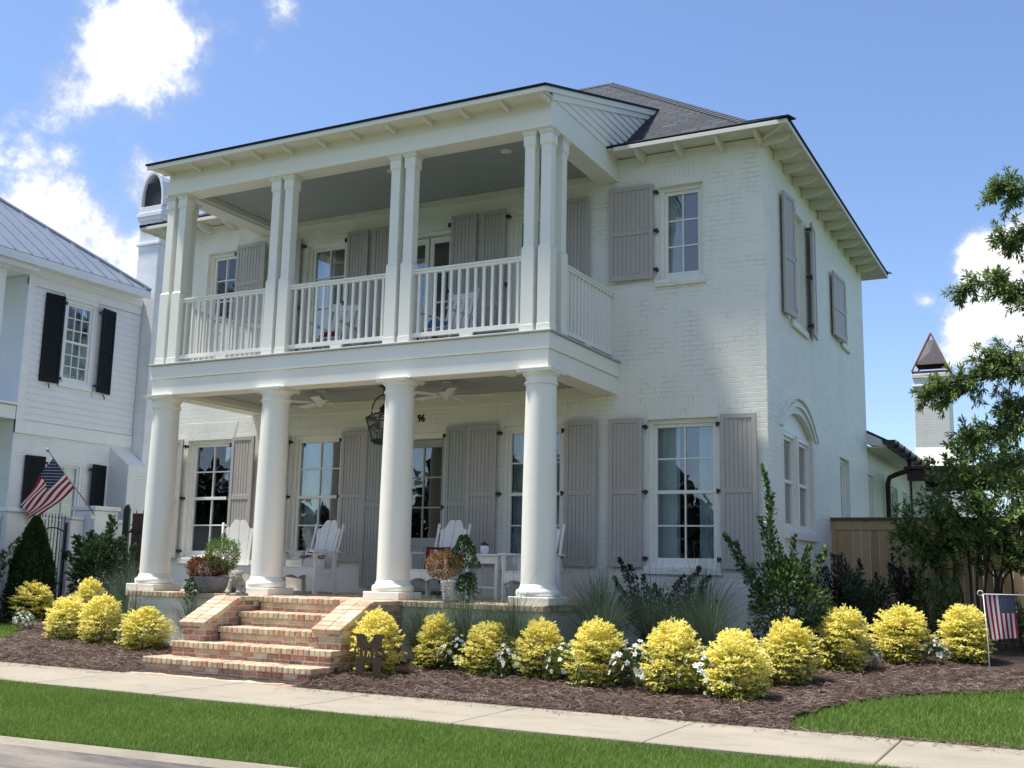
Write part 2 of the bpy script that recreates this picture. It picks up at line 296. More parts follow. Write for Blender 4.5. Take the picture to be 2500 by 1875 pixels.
# ------------------------------------------------------------------ mesh helpers
class MB:
    def __init__(s): s.v = []; s.f = []; s.mi = []; s.uv = []
    def add(s, vs, fs, mi=0, uv=None):
        o = len(s.v); s.v += [tuple(p) for p in vs]
        for i, f in enumerate(fs):
            s.f.append(tuple(o+k for k in f)); s.mi.append(mi)
            s.uv.append(uv[i] if uv else None)
    def box(s, x0, x1, y0, y1, z0, z1, mi=0, mat=None):
        vs = [(x, y, z) for z in (z0, z1) for y in (y0, y1) for x in (x0, x1)]
        if mat is not None: vs = [tuple(mat @ Vector(p)) for p in vs]
        s.add(vs, [(0, 2, 3, 1), (4, 5, 7, 6), (0, 1, 5, 4), (2, 6, 7, 3), (0, 4, 6, 2), (1, 3, 7, 5)], mi)
    def cbox(s, c, size, rot=None, mi=0):
        a, b, c2 = size[0]/2, size[1]/2, size[2]/2
        m = Matrix.Translation(c) @ (rot.to_4x4() if rot is not None else Matrix())
        s.box(-a, a, -b, b, -c2, c2, mi, m)
    def poly(s, pts, mi=0, uv=None): s.add(pts, [tuple(range(len(pts)))], mi, [uv] if uv else None)
    def prism(s, pts, d, mi=0, both=True):
        # extrude polygon pts (3d list) by vector d
        n = len(pts); d = Vector(d); top = [tuple(Vector(p)+d) for p in pts]
        fs = [tuple(range(n))[::-1], tuple(range(n, 2*n))]+[(i, (i+1) % n, n+(i+1) % n, n+i) for i in range(n)]
        s.add(list(pts)+top, fs, mi)
    def lathe(s, prof, c=(0, 0, 0), seg=24, mi=0):
        o = len(s.v); n = len(prof)
        for r, z in prof:
            for k in range(seg):
                a = 2*math.pi*k/seg; s.v.append((c[0]+r*math.cos(a), c[1]+r*math.sin(a), c[2]+z))
        for i in range(n-1):
            for k in range(seg):
                k2 = (k+1) % seg; s.f.append((o+i*seg+k, o+i*seg+k2, o+(i+1)*seg+k2, o+(i+1)*seg+k)); s.mi.append(mi); s.uv.append(None)
        s.f.append(tuple(o+k for k in range(seg))[::-1]); s.mi.append(mi); s.uv.append(None)
        s.f.append(tuple(o+(n-1)*seg+k for k in range(seg))); s.mi.append(mi); s.uv.append(None)
    def tube(s, pts, r, seg=8, mi=0):
        pts = [Vector(p) for p in pts]; rs = r if isinstance(r, (list, tuple)) else [r]*len(pts)
        o = len(s.v); t0 = None
        up = Vector((0, 0, 1)) if abs((pts[1]-pts[0]).normalized().z) < .9 else Vector((1, 0, 0))
        for i, p in enumerate(pts):
            t = (pts[min(i+1, len(pts)-1)]-pts[max(i-1, 0)]).normalized()
            a = t.cross(up).normalized(); b = t.cross(a).normalized(); up = -b if False else up
            for k in range(seg):
                w = 2*math.pi*k/seg; q = p+a*rs[i]*math.cos(w)+b*rs[i]*math.sin(w); s.v.append(tuple(q))
        for i in range(len(pts)-1):
            for k in range(seg):
                k2 = (k+1) % seg; s.f.append((o+i*seg+k, o+i*seg+k2, o+(i+1)*seg+k2, o+(i+1)*seg+k)); s.mi.append(mi); s.uv.append(None)
        s.f.append(tuple(o+k for k in range(seg))[::-1]); s.mi.append(mi); s.uv.append(None)
        s.f.append(tuple(o+(len(pts)-1)*seg+k for k in range(seg))); s.mi.append(mi); s.uv.append(None)
    def ball(s, c, r, mi=0, seg=12, rings=8, rot=None):
        prof = []
        o = len(s.v); r = r if isinstance(r, (tuple, list)) else (r, r, r)
        vs = []
        for i in range(rings+1):
            ph = math.pi*i/rings
            for k in range(seg):
                a = 2*math.pi*k/seg; p = Vector((r[0]*math.sin(ph)*math.cos(a), r[1]*math.sin(ph)*math.sin(a), -r[2]*math.cos(ph)))
                if rot is not None: p = rot @ p
                vs.append(tuple(p+Vector(c)))
        fs = [(i*seg+k, i*seg+(k+1) % seg, (i+1)*seg+(k+1) % seg, (i+1)*seg+k) for i in range(rings) for k in range(seg)]
        s.add(vs, fs, mi)
    def mesh(s, name, mats, smooth=False):
        me = bpy.data.meshes.new(name); me.from_pydata(s.v, [], s.f)
        for m in mats: me.materials.append(m)
        me.polygons.foreach_set('material_index', s.mi)
        if any(u is not None for u in s.uv):
            ul = me.uv_layers.new(name='UVMap'); i = 0
            for pi, p in enumerate(me.polygons):
                u = s.uv[pi]
                for k, li in enumerate(p.loop_indices):
                    if u: ul.data[li].uv = u[k]
        if smooth: me.polygons.foreach_set('use_smooth', [True]*len(me.polygons))
        me.update(); return me
    def build(s, name, mats, parent=None, smooth=False, bevel=0, loc=None, angle=None):
        if not isinstance(mats, (list, tuple)): mats = [mats]
        o = bpy.data.objects.new(name, s.mesh(name, mats, smooth)); COL.objects.link(o)
        if parent is not None: o.parent = parent
        if loc is not None: o.location = loc
        if bevel:
            b = o.modifiers.new('bevel', 'BEVEL'); b.width = bevel; b.segments = 1; b.limit_method = 'ANGLE'; b.angle_limit = R_(40)
        if smooth and angle:
            try: o.data.set_sharp_from_angle(angle=R_(angle))
            except Exception: pass
        return o
def npmesh(name, V, F, mat, parent=None, mi=None, smooth=False, loc=None):
    me = bpy.data.meshes.new(name); V = np.asarray(V, dtype=np.float32); F = np.asarray(F, dtype=np.int32); k = F.shape[1]
    me.vertices.add(len(V)); me.vertices.foreach_set('co', V.ravel())
    me.loops.add(F.size); me.loops.foreach_set('vertex_index', F.ravel())
    me.polygons.add(len(F)); me.polygons.foreach_set('loop_start', np.arange(0, F.size, k, dtype=np.int32))
    for m in (mat if isinstance(mat, (list, tuple)) else [mat]): me.materials.append(m)
    if mi is not None: me.polygons.foreach_set('material_index', np.asarray(mi, dtype=np.int32))
    if smooth: me.polygons.foreach_set('use_smooth', np.ones(len(F), dtype=bool))
    me.update(calc_edges=True); me.validate()
    o = bpy.data.objects.new(name, me); COL.objects.link(o)
    if parent is not None: o.parent = parent
    if loc is not None: o.location = loc
    return o
def thing(name, label, cat, loc=(0, 0, 0), rz=0, group=None):
    o = bpy.data.objects.new(name, None); COL.objects.link(o); o.location = loc; o.rotation_euler = (0, 0, rz); o.empty_display_size = .2
    o['label'] = label; o['category'] = cat
    if group: o['group'] = group
    return o
def tag(o, label, cat, group=None):
    o['label'] = label; o['category'] = cat
    if group: o['group'] = group
    return o
def struct(o, kind='structure', label=None, cat=None):
    o['kind'] = kind
    if label: o['label'] = label
    if cat: o['category'] = cat
    return o
def dup(root, loc=None, rz=None, parent=None, label=None, scale=None):
    c = root.copy(); COL.objects.link(c)
    if parent is not None: c.parent = parent
    if loc is not None: c.location = loc
    if rz is not None: c.rotation_euler = (0, 0, rz)
    if scale is not None: c.scale = scale
    if label is not None: c['label'] = label
    for ch in list(root.children):
        dup(ch, parent=c)
    return c
def part_empty(name, parent, loc=(0, 0, 0), rz=0):
    o = bpy.data.objects.new(name, None); COL.objects.link(o); o.parent = parent; o.location = loc; o.rotation_euler = (0, 0, rz); o.empty_display_size = .1
    return o
def text_mesh(txt, size, depth, bold=0):
    cu = bpy.data.curves.new('t', 'FONT'); cu.body = txt; cu.size = size; cu.extrude = depth; cu.offset = bold; cu.align_x = 'CENTER'; cu.align_y = 'CENTER'
    o = bpy.data.objects.new('t', cu); COL.objects.link(o)
    dg = bpy.context.evaluated_depsgraph_get(); me = bpy.data.meshes.new_from_object(o.evaluated_get(dg))
    bpy.data.objects.remove(o); bpy.data.curves.remove(cu)
    return me
def ground_z(x, y):
    if y > -4.56: return min(.5, .07*(y+4.56))
    if y > -8.42: return -.012*(-4.56-y)
    return -.05
def inpoly(x, y, P):
    x = np.asarray(x); y = np.asarray(y); c = np.zeros(x.shape, bool); n = len(P)
    for i in range(n):
        x1, y1 = P[i]; x2, y2 = P[(i+1) % n]
        cond = ((y1 > y) != (y2 > y)) & (x < (x2-x1)*(y-y1)/(y2-y1+1e-12)+x1); c ^= cond
    return c
SKYS, SUNE, EXPO, CLOUD, SKYTINT = .125, 3.0, 1.26, 3.8, (.57, .60, .68)
# ================================================================== the main house
house = thing('house', 'two storey painted white brick house with columned double porch and taupe shutters', 'house', (0, 0, 0))
W0, WL, DEP, ZT = -11.21, 0.0, 7.92, 7.5
WC = [-9.99, -7.63, -3.58, -1.22]       # lower window centres
DC = -5.605
def wall_face(mb, mapf, u0, u1, z0, z1, holes, depth=.20, mi=0):
    us = sorted(set([u0, u1]+[h[0] for h in holes]+[h[1] for h in holes])); zs = sorted(set([z0, z1]+[h[2] for h in holes]+[h[3] for h in holes]))
    for i in range(len(us)-1):
        for j in range(len(zs)-1):
            cu, cz = (us[i]+us[i+1])/2, (zs[j]+zs[j+1])/2
            if any(h[0] < cu < h[1] and h[2] < cz < h[3] for h in holes): continue
            mb.poly([mapf(us[i], 0, zs[j]), mapf(us[i+1], 0, zs[j]), mapf(us[i+1], 0, zs[j+1]), mapf(us[i], 0, zs[j+1])], mi)
    for a, b, c, d in holes:
        mb.poly([mapf(a, 0, c), mapf(a, 0, d), mapf(a, depth, d), mapf(a, depth, c)], mi)
        mb.poly([mapf(b, 0, d), mapf(b, 0, c), mapf(b, depth, c), mapf(b, depth, d)], mi)
        mb.poly([mapf(a, 0, d), mapf(b, 0, d), mapf(b, depth, d), mapf(a, depth, d)], mi)
        mb.poly([mapf(b, 0, c), mapf(a, 0, c), mapf(a, depth, c), mapf(b, depth, c)], mi)
front = lambda u, d, z: (u, d, z)
side = lambda u, d, z: (-d, u, z)
LZ0, LZ1 = 1.42, 3.50
fh = [(c-.52, c+.52, LZ0, LZ1) for c in WC]
fh += [(DC-.52, DC+.52, .99, 3.46)]
fh += [(-9.99-.34, -9.99+.34, 5.55, 6.97), (-1.227-.34, -1.227+.34, 5.55, 6.97)]
fh += [(-7.63-.42, -7.63+.42, 4.62, 6.87), (-3.58-.42, -3.58+.42, 4.62, 6.87), (DC-.52, DC+.52, 4.40, 6.80)]
mb = MB(); wall_face(mb, front, W0, WL, 0, ZT, fh); mb.build('front_wall', M['brick'], house)
AY0, AY1, AZ0 = .90, 2.86, 1.96
sh = [(1.50, 2.50, 5.15, 6.98), (5.45, 6.15, 5.58, 6.68), (AY0, AY1, AZ0, 3.76), (5.02, 5.92, 1.2, 3.42)]
mb = MB(); wall_face(mb, side, 0, DEP, 0, ZT, sh)
# spandrels that turn the tall side opening into a segmental arch
def arc(y0, y1, zs, za, n=16):
    h = (y1-y0)/2; r = (h*h+(za-zs)**2)/(2*(za-zs)); cy = (y0+y1)/2; cz = za-r; t = math.asin(h/r)
    return [(cy+r*math.sin(-t+2*t*i/n), cz+r*math.cos(-t+2*t*i/n)) for i in range(n+1)]
A = arc(AY0, AY1, 3.46, 3.75)
for i in range(len(A)-1):
    (ya, za), (yb, zb) = A[i], A[i+1]
    mb.poly([(0, ya, za), (0, yb, zb), (0, yb, 3.76), (0, ya, 3.76)]); mb.poly([(0, ya, za), (-.12, ya, za), (-.12, yb, zb), (0, yb, zb)])
mb.build('side_wall', M['brick'], house)
mb = MB(); mb.poly([(W0, DEP, 0), (W0, 0, 0), (W0, 0, ZT), (W0, DEP, ZT)]); mb.poly([(0, DEP, 0), (W0, DEP, 0), (W0, DEP, ZT), (0, DEP, ZT)]); mb.build('rear_wall', M['brick'], house)
# arched hood mouldings over the side window
mb = MB()
for off, th, pr_ in ((.10, .075, .030), (.22, .06, .045)):
    a0 = arc(AY0-off, AY1+off, 3.44, 3.75+off); a1 = arc(AY0-off-th, AY1+off+th, 3.44, 3.75+off+th)
    for i in range(16):
        q = [(.002, a0[i][0], a0[i][1]), (.002, a0[i+1][0], a0[i+1][1]), (.002, a1[i+1][0], a1[i+1][1]), (.002, a1[i][0], a1[i][1])]
        mb.prism(q, (pr_, 0, 0))
mb.build('arch_moulding', M['brick'], house)
# room shells behind the glass, their dimness painted into the wall colour
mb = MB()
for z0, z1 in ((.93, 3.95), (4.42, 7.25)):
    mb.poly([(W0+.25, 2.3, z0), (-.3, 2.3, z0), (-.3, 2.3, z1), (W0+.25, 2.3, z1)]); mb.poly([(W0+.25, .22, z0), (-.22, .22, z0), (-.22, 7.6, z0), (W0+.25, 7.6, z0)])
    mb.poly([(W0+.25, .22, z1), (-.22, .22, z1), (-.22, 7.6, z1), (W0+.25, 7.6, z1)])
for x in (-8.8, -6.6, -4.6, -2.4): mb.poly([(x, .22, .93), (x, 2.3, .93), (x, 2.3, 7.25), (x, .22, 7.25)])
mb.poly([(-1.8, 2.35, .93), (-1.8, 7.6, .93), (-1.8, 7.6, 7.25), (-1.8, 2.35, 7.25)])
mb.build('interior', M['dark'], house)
# flat jack arches and sill courses
for c in WC: mb = MB(); mb.prism([(c-.53, -.006, 3.502), (c+.53, -.006, 3.502), (c+.62, -.006, 3.81), (c-.62, -.006, 3.81)], (0, .012, 0)); mb.build('jack_arch', M['soldier'], house)
for c in (-9.99, -1.227): mb = MB(); mb.prism([(c-.35, -.006, 6.972), (c+.35, -.006, 6.972), (c+.42, -.006, 7.25), (c-.42, -.006, 7.25)], (0, .012, 0)); mb.build('jack_arch', M['soldier'], house)

def sash_frame(mb, h, z0, z1, cols, rows, meet, y=.15, st=.05, mun=.022, brick=.06):
    # brick mould
    mb.box(-h, -h+brick, y-.07, y+.03, z0, z1); mb.box(h-brick, h, y-.07, y+.03, z0, z1); mb.box(-h+brick, h-brick, y-.07, y+.03, z1-brick, z1); mb.box(-h+brick, h-brick, y-.09, y+.03, z0, z0+.05)
    a, b, c, d = -h+brick, h-brick, z0+.05, z1-brick
    mb.box(a, a+st, y-.035, y+.02, c, d); mb.box(b-st, b, y-.035, y+.02, c, d); mb.box(a+st, b-st, y-.035, y+.02, d-st, d); mb.box(a+st, b-st, y-.035, y+.02, c, c+st*1.5)
    gx0, gx1, gz0, gz1 = a+st, b-st, c+st*1.5, d-st
    nz = len(rows)
    segs = [(gz0, gz1)]
    if meet:
        zm = gz0+(gz1-gz0)*.5; mb.box(a+.02, b-.02, y-.045, y+.02, zm-.025, zm+.025); segs = [(gz0, zm-.025), (zm+.025, gz1)]
    for (s0, s1), r in zip(segs, rows):
        for i in range(1, r): z = s0+(s1-s0)*i/r; mb.box(gx0, gx1, y-.022, y+.015, z-mun/2, z+mun/2)
        for i in range(1, cols): x = gx0+(gx1-gx0)*i/cols; mb.box(x-mun/2, x+mun/2, y-.024, y+.017, s0, s1)
    return gx0, gx1, gz0, gz1
def make_window(name, h, z0, z1, cols, rows, meet=True, curtain=(), sill=True, parent=None, frame_mat='frame', y=.15, sillmat='brick'):
    fr = MB(); g = sash_frame(fr, h, z0, z1, cols, rows, meet, y)
    w = fr.build(name, M[frame_mat], parent, bevel=.003)
    p = MB(); p.box(g[0]-.01, g[1]+.01, y-.004, y+.004, g[2]-.01, g[3]+.01); p.build('pane', M['glass'], w)
    if sill:
        s = MB(); s.box(-h-.04, h+.04, -.05, .14, z0-.105, z0-.002); s.build('sill', M[sillmat], w, bevel=.006)
    for (xa, xb) in curtain:
        c = MB(); n = 26; vs = []
        ph = random.random()*6
        for i in range(n+1):
            x = xa+(xb-xa)*i/n; yy = .32+.028*math.sin(i*1.45+ph)+.015*math.sin(i*.6)
            vs += [(x, yy, z0+.03), (x, yy, z1-.02)]
        c.add(vs, [(2*i, 2*i+2, 2*i+3, 2*i+1) for i in range(n)]); c.build('curtain', M['curtain'], w, smooth=True)
    return w
# lower windows
cs = [((-.46, -.16),), ((-.46, -.12),), ((-.46, .02), (.20, .46)), ((-.46, -.14), (.14, .46))]
for c, cu in zip(WC, cs):
    w = make_window('window', .52, LZ0, LZ1, 2, (2, 2), True, cu, parent=house); w.location = (c, 0, 0)
for c, cu in ((-9.99, ((-.3, .3),)), (-1.227, ((-.30, -.05),))):
    w = make_window('window', .34, 5.55, 6.97, 2, (3,), False, cu, parent=house); w.location = (c, 0, 0)
for c, cu in ((-7.63, ((-.38, -.05),)), (-3.58, ((-.38, -.12),))):
    w = make_window('window', .42, 4.62, 6.87, 2, (2, 2), True, cu, sill=False, parent=house); w.location = (c, 0, 0)
# side windows (facing the fence)
w = make_window('window', .50, 5.15, 6.98, 2, (2, 2), True, (), parent=house); w.location = (0, 2.0, 0); w.rotation_euler = (0, 0, R_(90))
w = make_window('window', .35, 5.58, 6.68, 2, (3,), False, (), parent=house); w.location = (0, 5.8, 0); w.rotation_euler = (0, 0, R_(90))
w = make_window('window', .45, 1.2, 3.42, 2, (2, 2), True, (), parent=house); w.location = (0, 5.47, 0); w.rotation_euler = (0, 0, R_(90))
# twin sash under the arch
fr = MB(); hh = .49
for cx in (-.49, .49):
    t = MB(); sash_frame(t, hh-.02, AZ0, 3.42, 1, (1, 1), True, .13); fr.add([(x+cx, y, z) for x, y, z in t.v], t.f)
fr.box(-.035, .035, .02, .15, AZ0, 3.42)
top = [(-.98, 3.42)]+[((y-1.88), z) for y, z in arc(AY0, AY1, 3.46, 3.75)]+[(.98, 3.42)]
fr.prism([(x, .09, z-.002) for x, z in top], (0, .06, 0)); fr.box(-.95, .95, .075, .12, 3.43, 3.47)
w = fr.build('twin_window', M['frame'], house, bevel=.003); w.location = (0, 1.88, 0); w.rotation_euler = (0, 0, R_(90))
p = MB(); p.box(-.9, .9, .128, .134, AZ0+.1, 3.36); p.build('pane', M['glass'], w)
p = MB(); p.box(-.9, -.5, .2, .21, AZ0, 3.4); p.box(.1, .5, .2, .21, AZ0, 3.4); p.build('curtain', M['curtain'], w)
s = MB(); s.box(-1.03, 1.03, -.06, .12, AZ0-.11, AZ0-.002); s.build('sill', M['brick'], w, bevel=.006)

# shutters: local x is the width, y = 0 the wall, front towards -y
def make_shutter(w, z0, z1, rail, mat, side_, name='shutter', parent=house, n=6, hinges=3, off=.05):
    t = .035; mb = MB(); y1 = -off; y0 = y1-t; st = .065
    mb.box(-w/2+.01, w/2-.01, y0+.012, y1, z0+.01, z1-.01)
    mb.box(-w/2, -w/2+st, y0-.006, y1-.002, z0, z1); mb.box(w/2-st, w/2, y0-.006, y1-.002, z0, z1)
    for a, b in ((z0, z0+.09), (rail-.04, rail+.04), (z1-.07, z1)): mb.box(-w/2+st, w/2-st, y0-.005, y1-.003, a, b)
    bw = (w-2*st)/n
    for a, b in ((z0+.09, rail-.04), (rail+.04, z1-.07)):
        for i in range(n):
            x = -w/2+st+i*bw; mb.box(x+.004, x+bw-.004, y0+.004, y0+.014, a+.002, b-.002)
    s = mb.build(name, M[mat], parent, bevel=.003)
    for i in range(hinges):
        z = z0+.13+(z1-z0-.26)*i/(hinges-1 if hinges > 1 else 1); h = MB()
        x = side_*w/2
        h.box(min(x, x+side_*.05), max(x, x+side_*.05), y1-.03, y1-.008, z-.018, z+.022); h.tube([(x+side_*.05, y1-.02, z-.045), (x+side_*.05, y1-.02, z+.03)], .013, 8)
        h.box(x+side_*.055-.012, x+side_*.055+.012, y1-.02, 0, z-.02, z+.02)
        h.build('hinge', M['iron'], s)
    return s
shL = make_shutter(.51, 1.405, 3.525, 2.47, 'taupe', 1); shR = make_shutter(.51, 1.405, 3.525, 2.47, 'taupe', -1)
k = 0
for c in WC:
    for s0, sg in ((shL, -1), (shR, 1)):
        x = c+sg*(.575+.255)
        s = s0 if c == WC[0] else dup(s0, parent=house)
        s.location = (x, 0, 0); s.rotation_euler = (0, 0, -sg*R_(1.5))
for sg in (-1, 1):
    s = make_shutter(.43, 1.02, 3.52, 2.32, 'sage', -sg, n=5); s.location = (DC+sg*(.555+.215), 0, 0)
for c, sg in ((-9.99, 1), (-1.227, -1)):
    s = make_shutter(.68, 5.575, 7.02, 6.30, 'taupe', -sg, n=8); s.location = (c+sg*(.40+.34), 0, 0); s.rotation_euler = (0, 0, -sg*R_(2))
for c in (-7.63, DC, -3.58):
    for sg in (-1, 1):
        w_ = .43 if c != DC else .47; o_ = .50 if c != DC else .53
        s = make_shutter(w_, 4.50, 6.97, 5.42, 'taupe', -sg, n=5); s.location = (c+sg*(o_+w_/2), 0, 0)
for y, w_, z0, z1, sg, ang in ((1.16, .50, 5.13, 6.99, 1, -5), (2.84, .50, 5.13, 6.99, -1, 6), (4.98, .86, 5.53, 6.69, 1, -3)):
    s = make_shutter(w_, z0, z1, (z0+z1)/2-.05, 'taupe', sg, n=6, off=.06); s.location = (0, y, 0); s.rotation_euler = (0, 0, R_(90+ang))

# front door
d = MB(); y = .17
d.box(-.52, -.46, .05, .22, .99, 3.46); d.box(.46, .52, .05, .22, .99, 3.46); d.box(-.46, .46, .05, .22, 3.37, 3.46)
mbj = d; door = d.build('front_door', M['trim'], house, bevel=.003, loc=(DC, 0, 0))
d = MB(); d.box(-.455, -.34, y, y+.045, 1.0, 3.365); d.box(.34, .455, y, y+.045, 1.0, 3.365); d.box(-.34, .34, y, y+.045, 3.24, 3.365); d.box(-.34, .34, y, y+.045, 1.0, 1.18); d.box(-.34, .34, y, y+.045, 1.66, 1.80)
d.box(-.34, .34, y+.012, y+.04, 1.18, 1.66); d.box(-.27, -.05, y+.002, y+.03, 1.25, 1.59); d.box(.05, .27, y+.002, y+.03, 1.25, 1.59); d.box(-.03, .03, y, y+.045, 1.18, 1.66)
for z in (1.80+.48, 1.80+.96): d.box(-.34, .34, y+.005, y+.04, z-.012, z+.012)
d.box(-.012, .012, y+.004, y+.041, 1.8, 3.24); d.build('door_leaf', M['sage'], door, bevel=.003)
g = MB(); g.box(-.345, .345, y+.02, y+.026, 1.79, 3.25); g.build('pane', M['glass'], door)
g = MB(); g.box(-.53, .53, -.07, .2, .93, .985); g.build('threshold', M['ink'], door)
g = MB(); g.tube([(-.40, y-.04, 1.93), (-.40, y-.04, 2.09)], .012); g.ball((-.40, y-.03, 1.9), .028); g.build('door_handle', M['iron'], door)
# balcony double door
d = MB(); d.box(-.52, -.46, .05, .2, 4.40, 6.80); d.box(.46, .52, .05, .2, 4.40, 6.80); d.box(-.46, .46, .05, .2, 6.74, 6.80)
bd = d.build('balcony_door', M['trim'], house, bevel=.003, loc=(DC, 0, 0))
for sg in (-1, 1):
    d = MB(); a, b = (.012, .455) if sg > 0 else (-.455, -.012)
    d.box(a, a+.075, .13, .17, 4.41, 6.73); d.box(b-.075, b, .13, .17, 4.41, 6.73)
    d.box(a+.075, b-.075, .13, .17, 6.63, 6.73); d.box(a+.075, b-.075, .13, .17, 4.41, 4.60)
    for z in (5.11, 5.62, 6.13): d.box(a+.075, b-.075, .135, .165, z-.014, z+.014)
    lf = d.build('door_leaf', M['trim'], bd, bevel=.003)
    g = MB(); g.box(a+.07, b-.07, .148, .153, 4.59, 6.64); g.build('pane', M['glass'], lf)

# ---------------------------------------------------------------- porch floor, foundation
PX0, PX1, PF = -9.10, -2.12, -2.55
mb = MB(); mb.box(PX0+.05, PX1-.05, PF+.045, .0, -.1, .835); mb.build('porch_foundation', M['brick'], house)
def bricks_row(mb, x0, x1, y0, y1, z0, z1, pitch, axis='x', gap=.012, jit=.004, mi=0):
    a, b = (x0, x1) if axis == 'x' else (y0, y1)
    n = max(1, round((b-a)/pitch)); p = (b-a)/n
    for i in range(n):
        s, e = a+i*p+gap/2, a+(i+1)*p-gap/2; j = [random.uniform(-jit, jit) for _ in range(3)]
        if axis == 'x': mb.box(s, e, y0+j[0], y1, z0, z1+j[1], mi)
        else: mb.box(x0, x1+j[0], s, e, z0, z1+j[1], mi)
mb = MB()
bricks_row(mb, PX0, PX1, PF, PF+.20, .84, .914, .082); bricks_row(mb, PX1-.2, PX1, PF+.205, 0, .84, .914, .082, 'y'); bricks_row(mb, PX0, PX0+.2, PF+.205, 0, .84, .914, .082, 'y')
mb.build('porch_coping', M['tanbrick'], house, bevel=.006)
mb = MB(); mb.box(PX0+.012, PX1-.012, PF+.012, 0, .838, .904); mb.build('porch_bed', M['mortar'], house)
mb = MB(); y = PF+.21
while y < -.02:
    bricks_row(mb, PX0+.21, PX1-.21, y, min(y+.098, 0), .86, .913, .2); y += .106
mb.build('porch_floor', M['tanbrick'], house, bevel=.004)

# ---------------------------------------------------------------- round columns
CX = [-8.89, -6.715, -4.545, -2.375]; CYc = -2.19
def column(x):
    mb = MB(); prof = [(.222, 1.15), (.221, 1.6), (.217, 2.3), (.209, 3.0), (.199, 3.69)]
    mb.lathe(prof, seg=48)
    c = mb.build('column', M['trim'], house, smooth=True, loc=(x, CYc, 0), angle=35)
    b = MB(); b.box(-.284, .284, -.284, .284, .915, 1.015); b.build('plinth', M['trim'], c, bevel=.006)
    b = MB(); pr = [(.262, 1.016), (.278, 1.03), (.284, 1.055), (.280, 1.085), (.262, 1.105), (.240, 1.112), (.240, 1.128), (.232, 1.14), (.2225, 1.165)]
    b.lathe(pr, seg=48); b.build('base', M['trim'], c, smooth=True)
    b = MB(); pr = [(.199, 3.68), (.208, 3.69), (.222, 3.70), (.223, 3.72), (.212, 3.73), (.203, 3.735), (.203, 3.79), (.212, 3.795), (.212, 3.805), (.232, 3.815), (.246, 3.835), (.246, 3.845)]
    b.lathe(pr, seg=48); b.box(-.242, .242, -.242, .242, 3.846, 3.879); b.box(-.25, .25, -.25, .25, 3.879, 3.891)
    b.build('capital', M['trim'], c, smooth=True, angle=35)
for x in CX: column(x)

# ---------------------------------------------------------------- lower beam, balcony floor, ceilings
def ring(mb, x0, x1, yf, z0, z1, th, mi=0):
    mb.box(x0, x1, yf, yf+th, z0, z1, mi); mb.box(x1-th, x1, yf+th, 0, z0, z1, mi); mb.box(x0, x0+th, yf+th, 0, z0, z1, mi)
BX0, BX1 = -9.06, -2.20
mb = MB(); ring(mb, BX0, BX1, -2.36, 3.892, 4.143, .34); mb.build('lower_beam', M['trim'], house, bevel=.004)
mb = MB(); ring(mb, BX0-.025, BX1+.025, -2.385, 4.145, 4.355, .30); mb.build('balcony_fascia', M['trim'], house, bevel=.004)
mb = MB(); mb.box(BX0-.06, BX1+.06, -2.42, 0, 4.357, 4.385); mb.build('balcony_floor', M['deck'], house, bevel=.006)
def boards(mb, x0, x1, y0, y1, z, p=.085):
    y = y0
    while y < y1: mb.box(x0, x1, y+.002, min(y+p, y1)-.002, z, z+.012); y += p
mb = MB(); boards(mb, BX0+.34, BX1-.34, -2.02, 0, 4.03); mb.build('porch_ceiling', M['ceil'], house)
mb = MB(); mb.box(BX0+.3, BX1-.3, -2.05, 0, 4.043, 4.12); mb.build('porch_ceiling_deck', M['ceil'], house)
mb = MB(); x0, x1 = BX0+.34, BX1-.34
for (a, b, c, d_) in ((x0, x1, -.06, 0), (x0, x1, -2.02, -1.98)): mb.box(a, b, c, d_, 3.93, 4.028)
mb.box(x0, x0+.04, -1.98, -.06, 3.93, 4.028); mb.box(x1-.04, x1, -1.98, -.06, 3.93, 4.028); mb.box(x0, x1, -.03, 0, 3.86, 3.93); mb.build('ceiling_moulding', M['soffit'], house, bevel=.004)
# upper beam + ceiling
mb = MB(); ring(mb, BX0, BX1, -2.365, 7.151, 7.385, .33); mb.build('upper_beam', M['trim'], house, bevel=.004)
mb = MB(); ring(mb, BX0+.02, BX1-.02, -2.342, 7.387, 7.56, .2); mb.build('frieze', M['trim'], house, bevel=.004)
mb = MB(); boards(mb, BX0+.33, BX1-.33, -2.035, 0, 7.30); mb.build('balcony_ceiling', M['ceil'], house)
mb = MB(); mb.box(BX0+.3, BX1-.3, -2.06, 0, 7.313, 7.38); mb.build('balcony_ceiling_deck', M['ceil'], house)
mb = MB(); x0, x1 = BX0+.33, BX1-.33
mb.box(x0, x1, -.05, 0, 7.20, 7.298); mb.box(x0, x0+.035, -2.03, -.05, 7.20, 7.298); mb.box(x1-.035, x1, -2.03, -.05, 7.20, 7.298); mb.build('ceiling_moulding', M['soffit'], house, bevel=.004)

